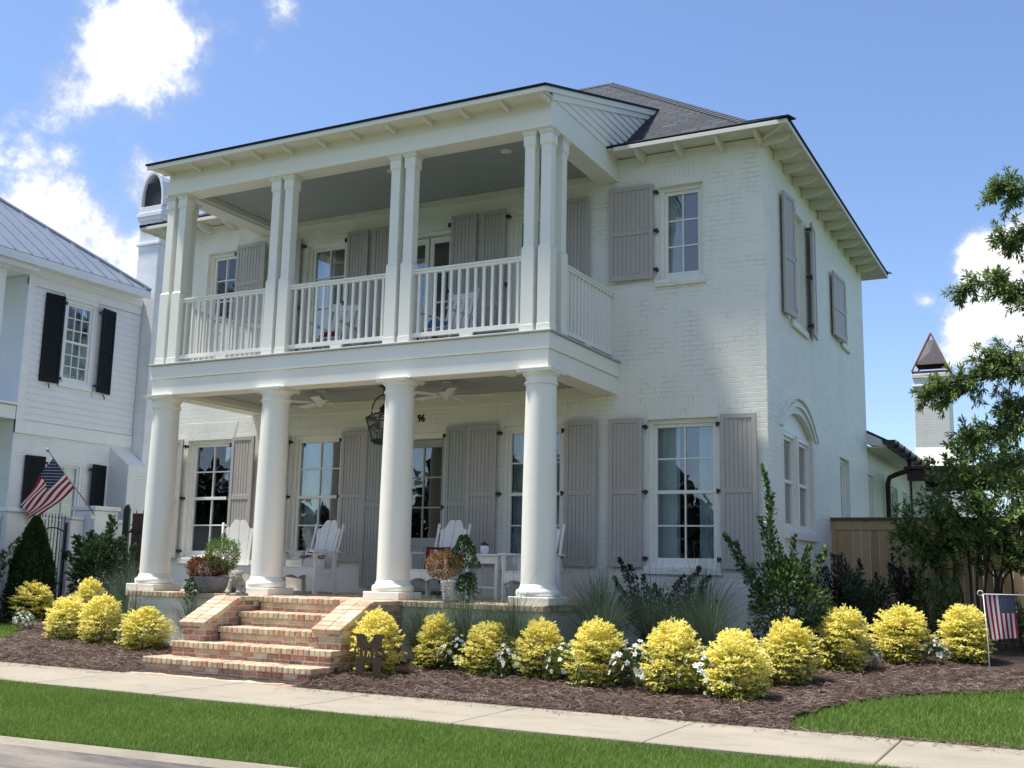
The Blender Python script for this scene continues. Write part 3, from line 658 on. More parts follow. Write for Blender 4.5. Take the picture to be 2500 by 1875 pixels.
# ---------------------------------------------------------------- square balcony posts
def post(x, y):
    mb = MB(); Z = 4.386
    def sq(h, a, b): mb.box(x-h, x+h, y-h, y+h, a, b)
    sq(.1, Z, Z+.105); sq(.0925, Z+.107, 5.53)
    h0, h1 = .0925, .074   # chamfer into the slender shaft
    for a, b, za, zb in ((h0, h1, 5.53, 5.56), (h1, h1, 5.56, 6.92), (h1, .09, 6.92, 6.95)):
        vs = [(x-a, y-a, za), (x+a, y-a, za), (x+a, y+a, za), (x-a, y+a, za), (x-b, y-b, zb), (x+b, y-b, zb), (x+b, y+b, zb), (x-b, y+b, zb)]
        mb.add(vs, [(0, 1, 5, 4), (1, 2, 6, 5), (2, 3, 7, 6), (3, 0, 4, 7)])
    sq(.09, 6.95, 7.085); sq(.1, 7.087, 7.11); sq(.112, 7.112, 7.135); sq(.125, 7.137, 7.15)
    mb.build('balcony_post', M['trim'], house, bevel=.004)
PY = -2.22; PC = [-8.88, -6.735, -4.57, -2.428]; PP = []
for c in PC:
    for dx in (-.122, .122):
        PP.append(c+dx)
for x in PP: post(x, PY)
post(PP[-1], -1.86); post(PP[0], -1.86)
# railings
def railing(x0, y0, x1, y1, n, block=True):
    Lr = math.hypot(x1-x0, y1-y0); a = math.atan2(y1-y0, x1-x0)
    mb = MB(); mb.box(0, Lr, -.042, .042, 5.412, 5.44); mb.box(0, Lr, -.028, .028, 5.372, 5.411); mb.box(0, Lr, -.022, .022, 4.475, 4.535)
    if block: 
        c = Lr/2; mb.prism([(c-.11, -.021, 4.475), (c-.07, -.021, 4.386), (c+.07, -.021, 4.386), (c+.11, -.021, 4.475)], (0, .042, 0))
    r = mb.build('railing', M['trim'], house, bevel=.003, loc=(x0, y0, 0)); r.rotation_euler = (0, 0, a)
    p = Lr/(n+.35)
    b0 = None
    for i in range(n):
        if b0 is None:
            m2 = MB(); m2.box(-.018, .018, -.018, .018, 4.536, 5.371); b0 = m2.build('baluster', M['trim'], r, bevel=.002); b = b0
        else: b = dup(b0, parent=r)
        b.location = (p*(i+.67), 0, 0)
for i in range(3): railing(PP[2*i+1]+.092, PY, PP[2*i+2]-.092, PY, 13)
railing(PP[-1], -1.86+.092, PP[-1], -.005, 14); railing(PP[0], -1.86+.092, PP[0], -.005, 14)

# ---------------------------------------------------------------- roofs
def roofslab(mb, pts, mi=0, th=.03):
    # pts in plan order with z; uv from the first edge (eave)
    P = [Vector(p) for p in pts]; e = (P[1]-P[0]).normalized(); n = (P[1]-P[0]).cross(P[-1]-P[0]).normalized(); up = n.cross(e)
    if up.z < 0: up = -up
    uv = [((p-P[0]).dot(e)+P[0].x, (p-P[0]).dot(up)) for p in P]
    if n.z < 0: n = -n
    mb.poly([tuple(p) for p in P], mi, uv); Q = [p-n*th for p in P]; mb.poly([tuple(p) for p in Q][::-1], mi, uv[::-1])
    for i in range(len(P)):
        j = (i+1) % len(P); mb.poly([tuple(P[i]), tuple(Q[i]), tuple(Q[j]), tuple(P[j])], mi, [(0, 0), (0, .02), (.1, .02), (.1, 0)])
E0 = .475; zE = 7.555; F1 = .75; zF = 7.555+F1*.45; sM = .785
def rz_(d): return zE+.45*d if d <= F1 else zF+(d-F1)*sM
HX0, HX1, HY0, HY1 = W0-E0, WL+E0, -E0+.02, DEP+E0-.02
half = (HY1-HY0)/2
def hipring(d): return [(HX0+d, HY0+d, rz_(d)), (HX1-d, HY0+d, rz_(d)), (HX1-d, HY1-d, rz_(d)), (HX0+d, HY1-d, rz_(d))]
mb = MB(); r0, r1, r2 = hipring(0), hipring(F1), hipring(half)
for i in range(4):
    j = (i+1) % 4; roofslab(mb, [r0[i], r0[j], r1[j], r1[i]])
for i in range(4):
    j = (i+1) % 4
    if i % 2 == 0: roofslab(mb, [r1[i], r1[j], r2[j], r2[i]])
    else:
        a = r2[i]; roofslab(mb, [r1[i], r1[j], a])
roof = mb.build('roof', M['shingle'], house)
# ridge / hip caps: folded shingles lying on both roof planes
mb = MB()
nF, nR, nB, nL = (lambda sl: (Vector((0, -sl, 1)), Vector((sl, 0, 1)), Vector((0, sl, 1)), Vector((-sl, 0, 1)))), None, None, None
for a, b, i, j, sl in ((r0[1], r1[1], 0, 1, .45), (r1[1], r2[1], 0, 1, sM), (r0[0], r1[0], 0, 3, .45), (r1[0], r2[0], 0, 3, sM), (r2[0], r2[1], 0, 2, sM), (r0[2], r1[2], 1, 2, .45), (r1[2], r2[2], 1, 2, sM)):
    a, b = Vector(a), Vector(b); nn_ = nF(sl); t = (b-a).normalized(); n = int((b-a).length/.14)+1; ds = []
    for k, o in ((i, j), (j, i)):
        pn = nn_[k].normalized(); d = t.cross(pn).normalized(); on = nn_[o].normalized()
        if d.dot(on) < 0: d = -d     # point away from the other plane
        if d.z > 0: d = -d
        ds.append((d, pn))
    for q in range(n):
        p0 = a+(b-a)*q/n; p1 = a+(b-a)*(q+1)/n
        for d, pn in ds:
            u0, u1 = p0+pn*.016, p1+pn*.008
            mb.add([tuple(u0), tuple(u1), tuple(u1+d*.13), tuple(u0+d*.13), tuple(p0), tuple(p0+d*.13-pn*.004), tuple(p1+d*.13-pn*.004)], [(0, 1, 2, 3), (0, 3, 5, 4), (3, 2, 6, 5)])
mb.build('hip_cap', M['hipcap'], roof)
# fascia boards + soffit of the main eave
mb = MB(); f = .455; zb, zt = 7.462, 7.522
mb.box(W0-f, -9.25, -f, -f+.025, zb, zt); mb.box(-2.10, f, -f, -f+.025, zb, zt); mb.box(f-.025, f, -f+.025, DEP+f, zb, zt); mb.box(W0-f, W0-f+.025, -f+.025, DEP+f, zb, zt); mb.box(W0-f, f, DEP+f, DEP+f+.025, zb, zt)
mb.build('fascia', M['soffit'], house, bevel=.003)
mb = MB()
def soff(p): mb.prism(p, (0, 0, .018))
for k in range(6):
    a0 = .026+k*.088; a1 = a0+.084; z0_ = 7.505+.02*a0; z1_ = 7.505+.02*a1
    soff([(W0-f+a0, -f+a0, z0_), (f-a0, -f+a0, z0_), (f-a1, -f+a1, z1_), (W0-f+a1, -f+a1, z1_)])
    soff([(f-a0, -f+a0, z0_), (f-a0, DEP+f, z0_), (f-a1, DEP+f, z1_), (f-a1, -f+a1, z1_)])
    soff([(W0-f+a0, DEP+f, z0_), (W0-f+a0, -f+a0, z0_), (W0-f+a1, -f+a1, z1_), (W0-f+a1, DEP+f, z1_)])
mb.build('eave_soffit', M['soffit'], house)
def tail(x, y, ang, ln=.41, z=7.505, dz=.135):
    # profile in local x(out) z
    m2 = MB(); pr = [(0, 0), (ln*.45, .004), (ln*.65, .02), (ln*.8, .05), (ln*.88, .075), (ln, .085), (ln, .142), (0, .142)]
    m2.prism([(a, -.024, b-dz) for a, b in pr], (0, .048, 0)); return m2
t0 = tail(0, 0, 0).build('rafter_tail', M['soffit'], house, bevel=.003); first = True
spots = [(-.58+.0, -.004, -90), (-1.18, -.004, -90), (-1.78, -.004, -90), (-.02, -.004, -90), (-9.72, -.004, -90), (-10.32, -.004, -90), (-10.92, -.004, -90), (-11.2, -.004, -90)]
spots += [(.004, .02+.612*i, 0) for i in range(13)]
spots += [(W0-.004, .3+.9*i, 180) for i in range(3)]
for x, y, a in spots:
    o = t0 if first else dup(t0, parent=house); first = False
    o.location = (x, y, 7.50); o.rotation_euler = (0, 0, R_(a))
m2 = MB(); m2.prism([(0, -.03, -.05), (.60, -.03, -.035), (.60, -.03, .01), (0, -.03, .04)], (0, .06, 0)); o = m2.build('hip_tail', M['soffit'], house); o.location = (0, 0, 7.50); o.rotation_euler = (0, 0, R_(-45))

# porch roof
sp = .3155; yP0 = -2.70; zP0 = 7.60
def zp(y): return zP0+sp*(y-yP0)
# where the porch roof meets the main roof
ym = None; y = 0.0
while zp(y) > rz_(y-HY0): y += .005
ym = y
px0, px1 = -9.23, -2.14
mb = MB(); roofslab(mb, [(px0, yP0, zp(yP0)), (px1, yP0, zp(yP0)), (px1, ym+.02, zp(ym+.02)), (px0, ym+.02, zp(ym+.02))], th=.03)
mb.build('porch_roof', M['shingle'], house)
mb = MB(); mb.box(px0+.02, px1-.02, -2.675, -2.65, 7.508, 7.572)
# rake boards following the slope on both ends
for xa, xb in ((px1-.045, px1-.02), (px0+.02, px0+.045)):
    y0_, y1_ = -2.65, ym-.02
    mb.prism([(xa, y0_, zp(y0_)-.105), (xa, y1_, zp(y1_)-.13), (xa, y1_, zp(y1_)-.032), (xa, y0_, zp(y0_)-.032)], (xb-xa, 0, 0))
for xa, xb in ((px1-.075, px1-.047), (px0+.047, px0+.075)):
    y0_, y1_ = -2.36, ym-.10
    mb.prism([(xa, y0_, zp(y0_)-.20), (xa, y1_, zp(y1_)-.21), (xa, y1_, zp(y1_)-.06), (xa, y0_, zp(y0_)-.06)], (xb-xa, 0, 0))
mb.build('rake_board', M['trim'], house, bevel=.003)
mb = MB()
for k in range(4):
    ya = -2.65+k*.085; yb = ya+.081; mb.prism([(px0+.045, ya, 7.522+k*.004), (px1-.045, ya, 7.522+k*.004), (px1-.045, yb, 7.526+k*.004), (px0+.045, yb, 7.526+k*.004)], (0, 0, .016))
mb.build('porch_eave_soffit', M['soffit'], house)
x = -9.0+.03; first = None
xs = [-8.356, -7.745, -7.13, -6.53, -5.906, -5.293, -4.68, -4.065, -3.469, -2.854, -2.245, -8.97]
for x in xs:
    m2 = None
    if first is None:
        m2 = MB(); pr = [(0, .0), (.16, .0), (.20, .012), (.235, .04), (.27, .052), (.27, .075), (0, .155)]
        m2.prism([(-.024, -a, b) for a, b in pr], (.048, 0, 0)); o = m2.build('rafter_tail', M['soffit'], house, bevel=.003); first = o
    else: o = dup(first, parent=house)
    o.location = (x, -2.366, 7.462)
# gable side walls of the porch roof in lap siding
def zmain(y): return rz_(y-HY0) if y > HY0 else zE
for X, sg in ((BX1-.02, 1), (BX0+.02, -1)):
    mb = MB(); z = 7.548
    while z < zp(ym):
        z1_ = z+.118
        # y range where this course lies between the rake (above) and the main roof (below)
        ya = max(-2.34, yP0+(z+.10-zP0+.05)/sp)
        yb = None; yy = -.46
        while yy < ym and zmain(yy) < z+.02: yy += .01
        yb = yy
        if yb > ya:
            ya2 = max(-2.34, yP0+(z1_+.10-zP0+.05)/sp)
            mb.add([(X+sg*.018, ya, z), (X+sg*.018, yb+.05, z), (X+sg*.002, yb+.16, z1_), (X+sg*.002, ya2, z1_)], [(0, 1, 2, 3)]); mb.add([(X+sg*.018, ya, z), (X+sg*.018, yb+.05, z), (X, yb+.05, z), (X, ya, z)], [(0, 1, 2, 3)])
        z = z1_
    mb.poly([(X-sg*.01, -2.34, 7.38), (X-sg*.01, -.2, 7.45), (X-sg*.01, ym, zp(ym)-.05), (X-sg*.01, -2.34, zp(-2.34)-.05)])
    mb.build('gable_siding', M['trim'], house)

# ---------------------------------------------------------------- house number
me = text_mesh('96', .165, .006, .002); me.materials.append(M['ink']); o = bpy.data.objects.new('house_number', me); COL.objects.link(o); o.parent = house
o.rotation_euler = (R_(90), 0, 0); o.location = (-5.567, -.014, 3.685); o.scale = (.86, 1, 1)
# recessed ceiling lamps
for x, y, z in ((-3.35, -1.48, 7.298), (-5.31, -1.48, 7.298), (-7.4, -1.48, 7.298), (-3.27, -1.33, 4.028), (-7.75, -1.33, 4.028)):
    mb = MB(); mb.lathe([(.085, 0), (.085, -.008), (.06, -.010), (.055, -.002)], seg=24); mb.build('recessed_lamp', M['lampwhite'], house, loc=(x, y, z))

# ---------------------------------------------------------------- rear wing
WZ = 3.98
mb = MB(); wall_face(mb, lambda u, d_, z: (-.1-d_, u, z), 7.93, 16, 0, 4.0, [(8.45, 9.15, 1.2, 3.40), (11.6, 12.6, 1.2, 3.38), (13.4, 14.2, 1.2, 3.38)])
mb.poly([(-6, 16, 0), (-.1, 16, 0), (-.1, 16, 4), (-6, 16, 4)]); mb.poly([(-.3, 7.94, .5), (-.3, 15.8, .5), (-.3, 15.8, 3.9), (-.3, 7.94, 3.9)], 1)  # second sheet is dark, standing in for the shade inside the wing
mb.build('wing_wall', [M['brick'], M['dark']], house)
for yc, h in ((8.8, .35), (12.1, .5), (13.8, .4)):
    w = make_window('wing_window', h, 1.2, 3.39, 1, (1, 1), True, (), parent=house, y=.12); w.location = (-.1, yc, 0); w.rotation_euler = (0, 0, R_(90))
mb = MB(); roofslab(mb, [(.42, 16.3, 4.02), (.42, 7.93, 4.02), (-3.4, 7.93, 6.0), (-3.4, 16.3, 6.0)]); mb.build('wing_roof', M['shingle'], house)
mb = MB(); mb.prism([(.38, 7.925, 3.86), (.38, 7.925, 3.99), (-.1, 7.925, 4.23), (-.1, 7.925, 3.98)], (0, .02, 0)); mb.prism([(.38, 7.94, 3.86), (-.1, 7.94, 3.90), (-.1, 16, 3.90), (.38, 16, 3.86)], (0, 0, .02)); mb.build('wing_eave', M['soffit'], house)
mb = MB(); n = 10
prof = [(.40+.13*math.cos(t), 3.99+.12*math.sin(t)) for t in [math.pi+math.pi*i/8 for i in range(9)]]
for i in range(8):
    (xa, za), (xb, zb) = prof[i], prof[i+1]; mb.poly([(xa+.06, 7.6, za), (xb+.06, 7.6, zb), (xb+.06, 16.3, zb), (xa+.06, 16.3, za)])
mb.poly([(a+.06, 7.6, b) for a, b in prof]); 
for k in range(9): mb.box(.33, .60, 8.0+k*.9, 8.03+k*.9, 3.865, 4.0)
mb.build('gutter', M['gutter'], house)
mb = MB(); mb.tube([(.46, 10.6, 3.88), (.46, 10.6, 3.74), (.40, 10.6, 3.64), (.15, 10.6, 3.56), (.02, 10.6, 3.50), (-.02, 10.6, 3.38), (-.02, 10.6, .4)], .055, 12); mb.build('downspout', M['gutter'], house, smooth=True)
# outdoor chimney at the back with a pyramid cap
mb = MB(); cx0, cx1, cy0, cy1 = .06, .92, 15.0, 15.9
mb.box(cx0, cx1, cy0, cy1, 4.64, 6.45); mb.box(cx0-.03, cx1+.03, cy0-.03, cy1+.03, 6.22, 6.27); mb.box(cx0-.03, cx1+.03, cy0-.03, cy1+.03, 6.45, 6.56)
mb.prism([(cx0, cy0, 4.64), (cx1, cy0, 4.64), (cx1+.4, cy0-.25, 4.0), (cx0-.1, cy0-.25, 4.0)], (0, .9, 0)); mb.box(cx0-.1, cx1+.4, cy0-.25, cy1, 0, 3.99)
ch = mb.build('rear_chimney', M['brick'], house, bevel=.01)
mb = MB(); mb.box(cx0-.02, cx1+.02, cy0-.02, cy1+.02, 6.56, 6.63)
ap = Vector(((cx0+cx1)/2, (cy0+cy1)/2, 7.72)); b4 = [Vector((cx0-.02, cy0-.02, 6.63)), Vector((cx1+.02, cy0-.02, 6.63)), Vector((cx1+.02, cy1+.02, 6.63)), Vector((cx0-.02, cy1+.02, 6.63))]
for p in b4: mb.tube([p, ap], .022, 6)
mb.build('cap_frame', M['copper'], ch)
mb = MB()
q1 = [p.lerp(ap, .17) for p in b4]; q2 = [p.lerp(ap, .82) for p in b4]
for i in range(4): j = (i+1) % 4; c_ = (q1[i]+q1[j]+q2[i]+q2[j])/4-Vector((0, 0, .0))+((q1[i]+q1[j])/2-Vector((ap.x, ap.y, q1[0].z))).normalized()*.03; mb.add([tuple(q1[i]), tuple(q1[j]), tuple(q2[j]), tuple(q2[i]), tuple(c_)], [(0, 1, 4), (1, 2, 4), (2, 3, 4), (3, 0, 4)])
mb.build('cap_sheet', M['slate'], ch)
mb = MB(); mb.box(.6, 4.5, 9.0, 9.25, 3.30, 3.52); mb.box(.6, 4.5, 12.0, 12.25, 3.30, 3.52); mb.box(.55, 4.5, 8.9, 12.35, 3.53, 3.58); mb.box(4.1, 4.3, 9.0, 9.2, .3, 3.3)
mb.build('rear_pergola', M['darkwood'], house)

# ================================================================== brick steps
steps = thing('brick_steps', 'red and tan reclaimed brick steps with sloping cheek walls up to the porch', 'steps', (-5.45, -4.0, 0))
def sl(b): return b   # children keep world coordinates through the offset below
def steppart(mbs, name, mats, **k):
    o = mbs.build(name, mats, steps, **k); o.location = Vector((5.45, 4.0, 0)); return o
ST = [(-6.80, -4.17, -4.36, .0, .181), (-6.70, -4.15, -4.02, .181, .362), (-6.26, -4.58, -3.64, .362, .543), (-6.26, -4.58, -3.26, .543, .724), (-6.26, -4.58, -2.88, .724, .912)]
for i, (x0, x1, yf, z0, z1) in enumerate(ST):
    back = (ST[i+1][2]+.10) if i < 4 else PF+.02
    mb = MB(); mb.box(x0+.03, x1-.03, yf+.03, back, z0-.02, z1-.008, 1)
    bricks_row(mb, x0, x1, yf, yf+.20, z1-.068, z1, .083, mi=2)
    if yf+.21 < back-.03: bricks_row(mb, x0, x1, yf+.21, back-.005, z1-.06, z1-.001, .083, mi=2)
    zc = z1-.078; k = 0
    while zc > z0+.01:
        h = min(.058, zc-z0-.004); off = .1 if k % 2 else 0
        bricks_row(mb, x0+.022, x1-.022, yf+.022, yf+.1, zc-h, zc, .205 if k % 2 else .197)
        if i < 2:
            bricks_row(mb, x1-.1, x1-.020, yf+.11, back, zc-h, zc, .2, 'y')
        zc -= .069; k += 1
    if i < 2: bricks_row(mb, x1-.205, x1+.002, yf+.20, back, z1-.068, z1+.001, .083, 'y', mi=2)
    steppart(mb, 'step', [M['old'], M['mortar'], M['tanbrick']], bevel=.007)
mb = MB(); mb.box(-6.84, -4.26, -4.57, -4.33, -.1, -.004, 1); bricks_row(mb, -6.84, -4.26, -4.57, -4.37, -.06, .006, .2); steppart(mb, 'apron', [M['tanbrick'], M['mortar']], bevel=.004)
for x0, x1 in ((-6.70, -6.262), (-4.578, -4.14)):
    yF, yB = -3.83, PF+.0; zf, zt_ = .54, .855; yb = -3.22
    mb = MB(); sidep = [(yF, .0), (yF, zf), (yb, zt_), (yB, zt_), (yB, .0)]
    mb.prism([(x0+.02, y, z) for y, z in sidep], (x1-x0-.04, 0, 0))
    c = steppart(mb, 'cheek_wall', M['oldtex'])
    cp = MB(); 
    a, b_ = Vector((0, yF-.03, zf+.002)), Vector((0, yb, zt_+.002)); Ls = (b_-a).length; t = (b_-a).normalized(); nrm = Vector((0, -t.z, t.y)); n = round(Ls/.104); rot = Matrix(((1, 0, 0), (0, t.y, -t.z), (0, t.z, t.y)))
    for i in range(n):
        for j in range(2):
            hw = (x1-x0)/2; p = a+t*(i+.5)*Ls/n+nrm*.03; p.x = x0+hw*(j+.5)
            split = random.uniform(-.0, .0)
            cp.cbox(p, (hw-.009, Ls/n-.008, .058+random.uniform(-.003, .003)), rot)
    y = yb+.006
    while y < yB-.03:
        y2 = min(y+.104, yB)
        for j in range(2): hw = (x1-x0)/2; cp.box(x0+hw*j+.004, x0+hw*(j+1)-.004, y, y2-.008, zt_+.004, zt_+.062)
        y = y2
    mc = MB(); mc.prism([(x0+.006, yF-.02, zf+.004), (x0+.006, yb, zt_+.004), (x0+.006, yB, zt_+.004), (x0+.006, yB, zt_+.052), (x0+.006, yb, zt_+.052), (x0+.006, yF-.02, zf+.052)], (x1-x0-.012, 0, 0)); mc.build('coping_bed', M['mortar'], c)
    cp.build('coping', M['tanbrick'], c, bevel=.005)
# ================================================================== porch furniture
def make_chair(label):
    t = thing('porch_chair', label, 'chair', (0, 0, .914), group='white wooden armchairs on the lower porch')
    c = M['chair']
    # seat slats, front (-y) edge at y=-.30, back at y=+.25
    mb = MB()
    for i in range(6):
        y = -.31+i*.098; mb.box(-.27, .27, y, y+.088, .385-.012*i*.9-.02, .405-.012*i*.9)
    mb.build('seat', c, t, bevel=.003)
    # scalloped apron
    pts = [(-.285, .385), (-.285, .235)]
    n = 24
    for i in range(n+1):
        x = -.265+.53*i/n; s = abs((x/.265)); zz = .235+.045*math.sin(math.pi*min(1, s*1.02))**.8 if s > .03 else .235
        pts.append((x, zz))
    pts += [(.285, .235), (.285, .385)]
    mb = MB(); mb.prism([(x, -.335, z) for x, z in pts], (0, .022, 0)); mb.box(-.285, .285, -.342, -.30, .387, .402); mb.build('apron', c, t, bevel=.002)
    # flared leg boards
    for sx in (-1, 1):
        x0 = sx*.29; x1 = sx*.315
        a, b = min(x0, x1), max(x0, x1)
        mb = MB(); mb.prism([(a, -.345, 0), (a, -.235, 0), (a, -.265, .38), (a, -.275, .62), (a, -.375, .62), (a, -.335, .42)], (b-a, 0, 0)); mb.build('leg', c, t, bevel=.003)
        mb = MB(); mb.prism([(a, .16, 0), (a, .27, 0), (a, .20, .38), (a, .21, .62), (a, .12, .62), (a, .13, .38)], (b-a, 0, 0)); mb.build('leg', c, t, bevel=.003)
        mb = MB(); mb.prism([(sx*.288-.011, -.30, .25), (sx*.288-.011, .22, .20), (sx*.288-.011, .22, .31), (sx*.288-.011, -.30, .39)], (.022, 0, 0)); mb.build('side_rail', c, t)
        m2 = MB(); o = [(-.40, .05), (-.40, -.06), (.22, -.045), (.30, -.03), (.30, .04), (.18, .045)]
        m2.prism([(sx*(.30)+sx*q, p, .622) for p, q in o], (0, 0, .024)); m2.build('armrest', c, t, bevel=.003)
        mb = MB(); 
        P = lambda z: Vector((sx*.262, .205+(z-.36)*.30, z))
        zs = [.36, .60, .64, .66, .70, .74, .80, .84, .86, .88, 1.06, 1.075]; rr = [.02, .02, .013, .021, .013, .019, .019, .013, .022, .017, .024, .018]
        mb.tube([P(z) for z in zs], rr, 10); mb.build('back_post', c, t, smooth=True)
    # back of four shaped slats
    mb = MB()
    def top(x):
        s = abs(x)
        if s < .165:
            if s < .095: return 1.135-.03*abs((s-.052)/.050)**4
            q = (s-.095)/.070; return 1.113-.105*(.5-.5*math.cos(math.pi*min(1, q)))
        return 1.005-.01*(s-.165)/.05
    for xa, xb in ((-.222, -.166), (-.160, -.004), (.004, .160), (.166, .222)):
        n = 10; xs = [xa+(xb-xa)*i/n for i in range(n+1)]; k = .80
        pr = [(xa*k, .36)]+[(xb*k, .36)]+[(x, top(x)) for x in xs[::-1]]
        mb.prism([(x, .205+(z-.36)*.30+.0, z) for x, z in pr], (0, .02, .0))
    for z in (.45, .95): mb.box(-.25, .25, .205+(z-.36)*.30+.022, .205+(z-.36)*.30+.044, z-.03, z+.03)
    mb.build('backrest', c, t, bevel=.002)
    return t
ch = make_chair('white wooden armchair behind the woven planter, partly behind the second column')
ch.location = (-8.30, -1.05, .914); ch.rotation_euler = (0, 0, R_(38))
dup(ch, (-6.83, -1.0, .914), 0, label='white wooden armchair with the lettered cushion, right of the second column')
dup(ch, (-4.55, -1.0, .914), 0, label='white wooden armchair before the front door with the bulldog cushion on it')
dup(ch, (-3.03, -1.0, .914), 0, label='white wooden armchair mostly hidden behind the rightmost round column')
# table
t = thing('side_table', 'white square porch table between two armchairs holding a small potted succulent', 'table', (-3.80, -.88, .914))
mb = MB(); mb.box(-.29, .29, -.25, .25, .61, .635); mb.build('table_top', M['chair'], t, bevel=.004)
mb = MB(); mb.box(-.25, .25, -.21, -.19, .50, .608); mb.box(-.25, .25, .19, .21, .50, .608); mb.box(-.25, -.23, -.19, .19, .50, .608); mb.box(.23, .25, -.19, .19, .50, .608); mb.build('apron', M['chair'], t, bevel=.003)
mb = MB(); mb.box(-.23, .23, -.19, .19, .16, .18); mb.build('shelf', M['chair'], t)
for sx in (-1, 1):
    for sy in (-1, 1): mb = MB(); mb.box(sx*.235-.022, sx*.235+.022, sy*.195-.022, sy*.195+.022, 0, .608); mb.build('leg', M['chair'], t, bevel=.003)
# succulent in a white pot
def leafcloud(name, C, D, size, mat, parent=None, aspect=.45, fold=.25, tipz=None, mi=None, loc=None, jitter=.35):
    """C centres (n,3), D leaf axis directions (n,3), size (n,) lengths: folded diamond leaves."""
    C = np.asarray(C, float); D = np.asarray(D, float); n = len(C); size = np.broadcast_to(np.asarray(size, float), (n,))
    D = D+RNG.normal(0, jitter, (n, 3)); D /= np.linalg.norm(D, axis=1)[:, None]+1e-9
    up = RNG.normal(0, .5, (n, 3))+np.array([0, 0, 1.0]); S = np.cross(D, up); S /= np.linalg.norm(S, axis=1)[:, None]+1e-9
    Nn = np.cross(S, D); s = size[:, None]; w = s*aspect*.5
    b = C; tip = C+D*s; mid = C+D*s*.5-Nn*0; l = mid-S*w+Nn*w*fold; r = mid+S*w+Nn*w*fold; tip = tip-Nn*s*.08
    V = np.stack([b, r, tip, l], 1).reshape(-1, 3); k = np.arange(n)*4
    F = np.concatenate([np.stack([k, k+1, k+2], 1), np.stack([k, k+2, k+3], 1)])
    if mi is not None: mi = np.concatenate([mi, mi])
    return npmesh(name, V, F, mat, parent, mi, loc=loc)
t = thing('succulent_pot', 'tiny white round pot with a dark red succulent on the porch table', 'potted plant', (-3.86, -.90, 1.549))
mb = MB(); mb.lathe([(.045, 0), (.062, .03), (.066, .07), (.058, .115), (.05, .12), (.046, .112)], seg=20); mb.build('pot', M['white_glaze'], t, smooth=True)
a = RNG.uniform(0, 2*np.pi, 40); el = RNG.uniform(.1, 1.2, 40); D = np.stack([np.cos(a)*np.cos(el), np.sin(a)*np.cos(el), np.sin(el)], 1)
leafcloud('leaves', D*.01+[0, 0, .115], D, .06, M['redleaf'], t, .35)
# cushions
def cushion(name, label, w, h, d, mat, loc, rot, group=None):
    root = thing(name, label, 'cushion', loc, group=group); root.rotation_euler = rot
    mb = MB(); n = 12
    for sgn in (-1, 1):
        vs = []
        for i in range(n+1):
            for j in range(n+1):
                u = -1+2*i/n; v = -1+2*j/n; pinch = 1-.06*(1-abs(u*v)); p = (1-u**4)*(1-v**4)
                q = 1-.07*(u*u*(1-v*v)*0+v*v*(1-u*u)*0)
                x = u*w/2*(1-.05*(1-v*v)*0); x = u*w/2*(1-.06*(1-abs(v))); z = v*h/2*(1-.06*(1-abs(u)))
                vs.append((x, sgn*d/2*max(0, p)**.55, z))
        fs = [(i*(n+1)+j, (i+1)*(n+1)+j, (i+1)*(n+1)+j+1, i*(n+1)+j+1) for i in range(n) for j in range(n)]
        if sgn > 0: fs = [f[::-1] for f in fs]
        mb.add(vs, fs)
    mb.build('cover', mat, root, smooth=True)
    return root
c1 = cushion('cushion', 'off-white cushion with dark slanted lettering on the armchair right of the second column', .42, .34, .16, M['linen'], (-6.83, -.93, 1.43), (R_(-16), 0, 0))
def printed(root, txt, size, mat, loc, shear=0, name='lettering'):
    me = text_mesh(txt, size, .002, .003); me.materials.append(mat)
    for v in me.vertices: v.co.x += v.co.y*shear
    o = bpy.data.objects.new(name, me); COL.objects.link(o); o.parent = root; o.rotation_euler = (R_(90), 0, 0); o.location = loc; return o
printed(c1, 'THIS IS MY', .045, M['ink'], (0, -.082, .09)); printed(c1, 'HAPPY PLACE', .078, M['maroon'], (0, -.083, .01), .25)
c2 = cushion('cushion', 'maroon cushion printed with a white and tan bulldog on the armchair by the front door', .40, .36, .15, M['maroon'], (-4.62, -.95, 1.47), (R_(-14), 0, R_(4)))
mb = MB()
def blob(cx, cz, rx, rz, y, mi, n=20, w=0.12):
    ph = random.random()*6; pts = [(cx+rx*(1+w*math.sin(3*a+ph))*math.cos(a), y, cz+rz*(1+w*math.cos(2*a+ph))*math.sin(a)) for a in [2*math.pi*i/n for i in range(n)]]
    mb.prism(pts, (0, .004, 0), mi)
blob(-.02, -.09, .10, .09, -.080, 0); blob(0, .03, .075, .075, -.086, 0); blob(-.085, -.10, .03, .06, -.083, 0)
blob(-.055, .085, .032, .028, -.091, 1); blob(.06, .085, .028, .028, -.091, 1); blob(-.03, .055, .016, .02, -.0925, 1); blob(0, .022, .022, .014, -.093, 2); blob(-.028, .055, .007, .007, -.095, 2); blob(.03, .056, .007, .007, -.095, 2); blob(0, -.012, .03, .008, -.093, 2); blob(-.09, -.05, .016, .02, -.088, 1)
mb.build('dog_print', [M['white_print'], M['tan_patch'], M['ink']], c2)

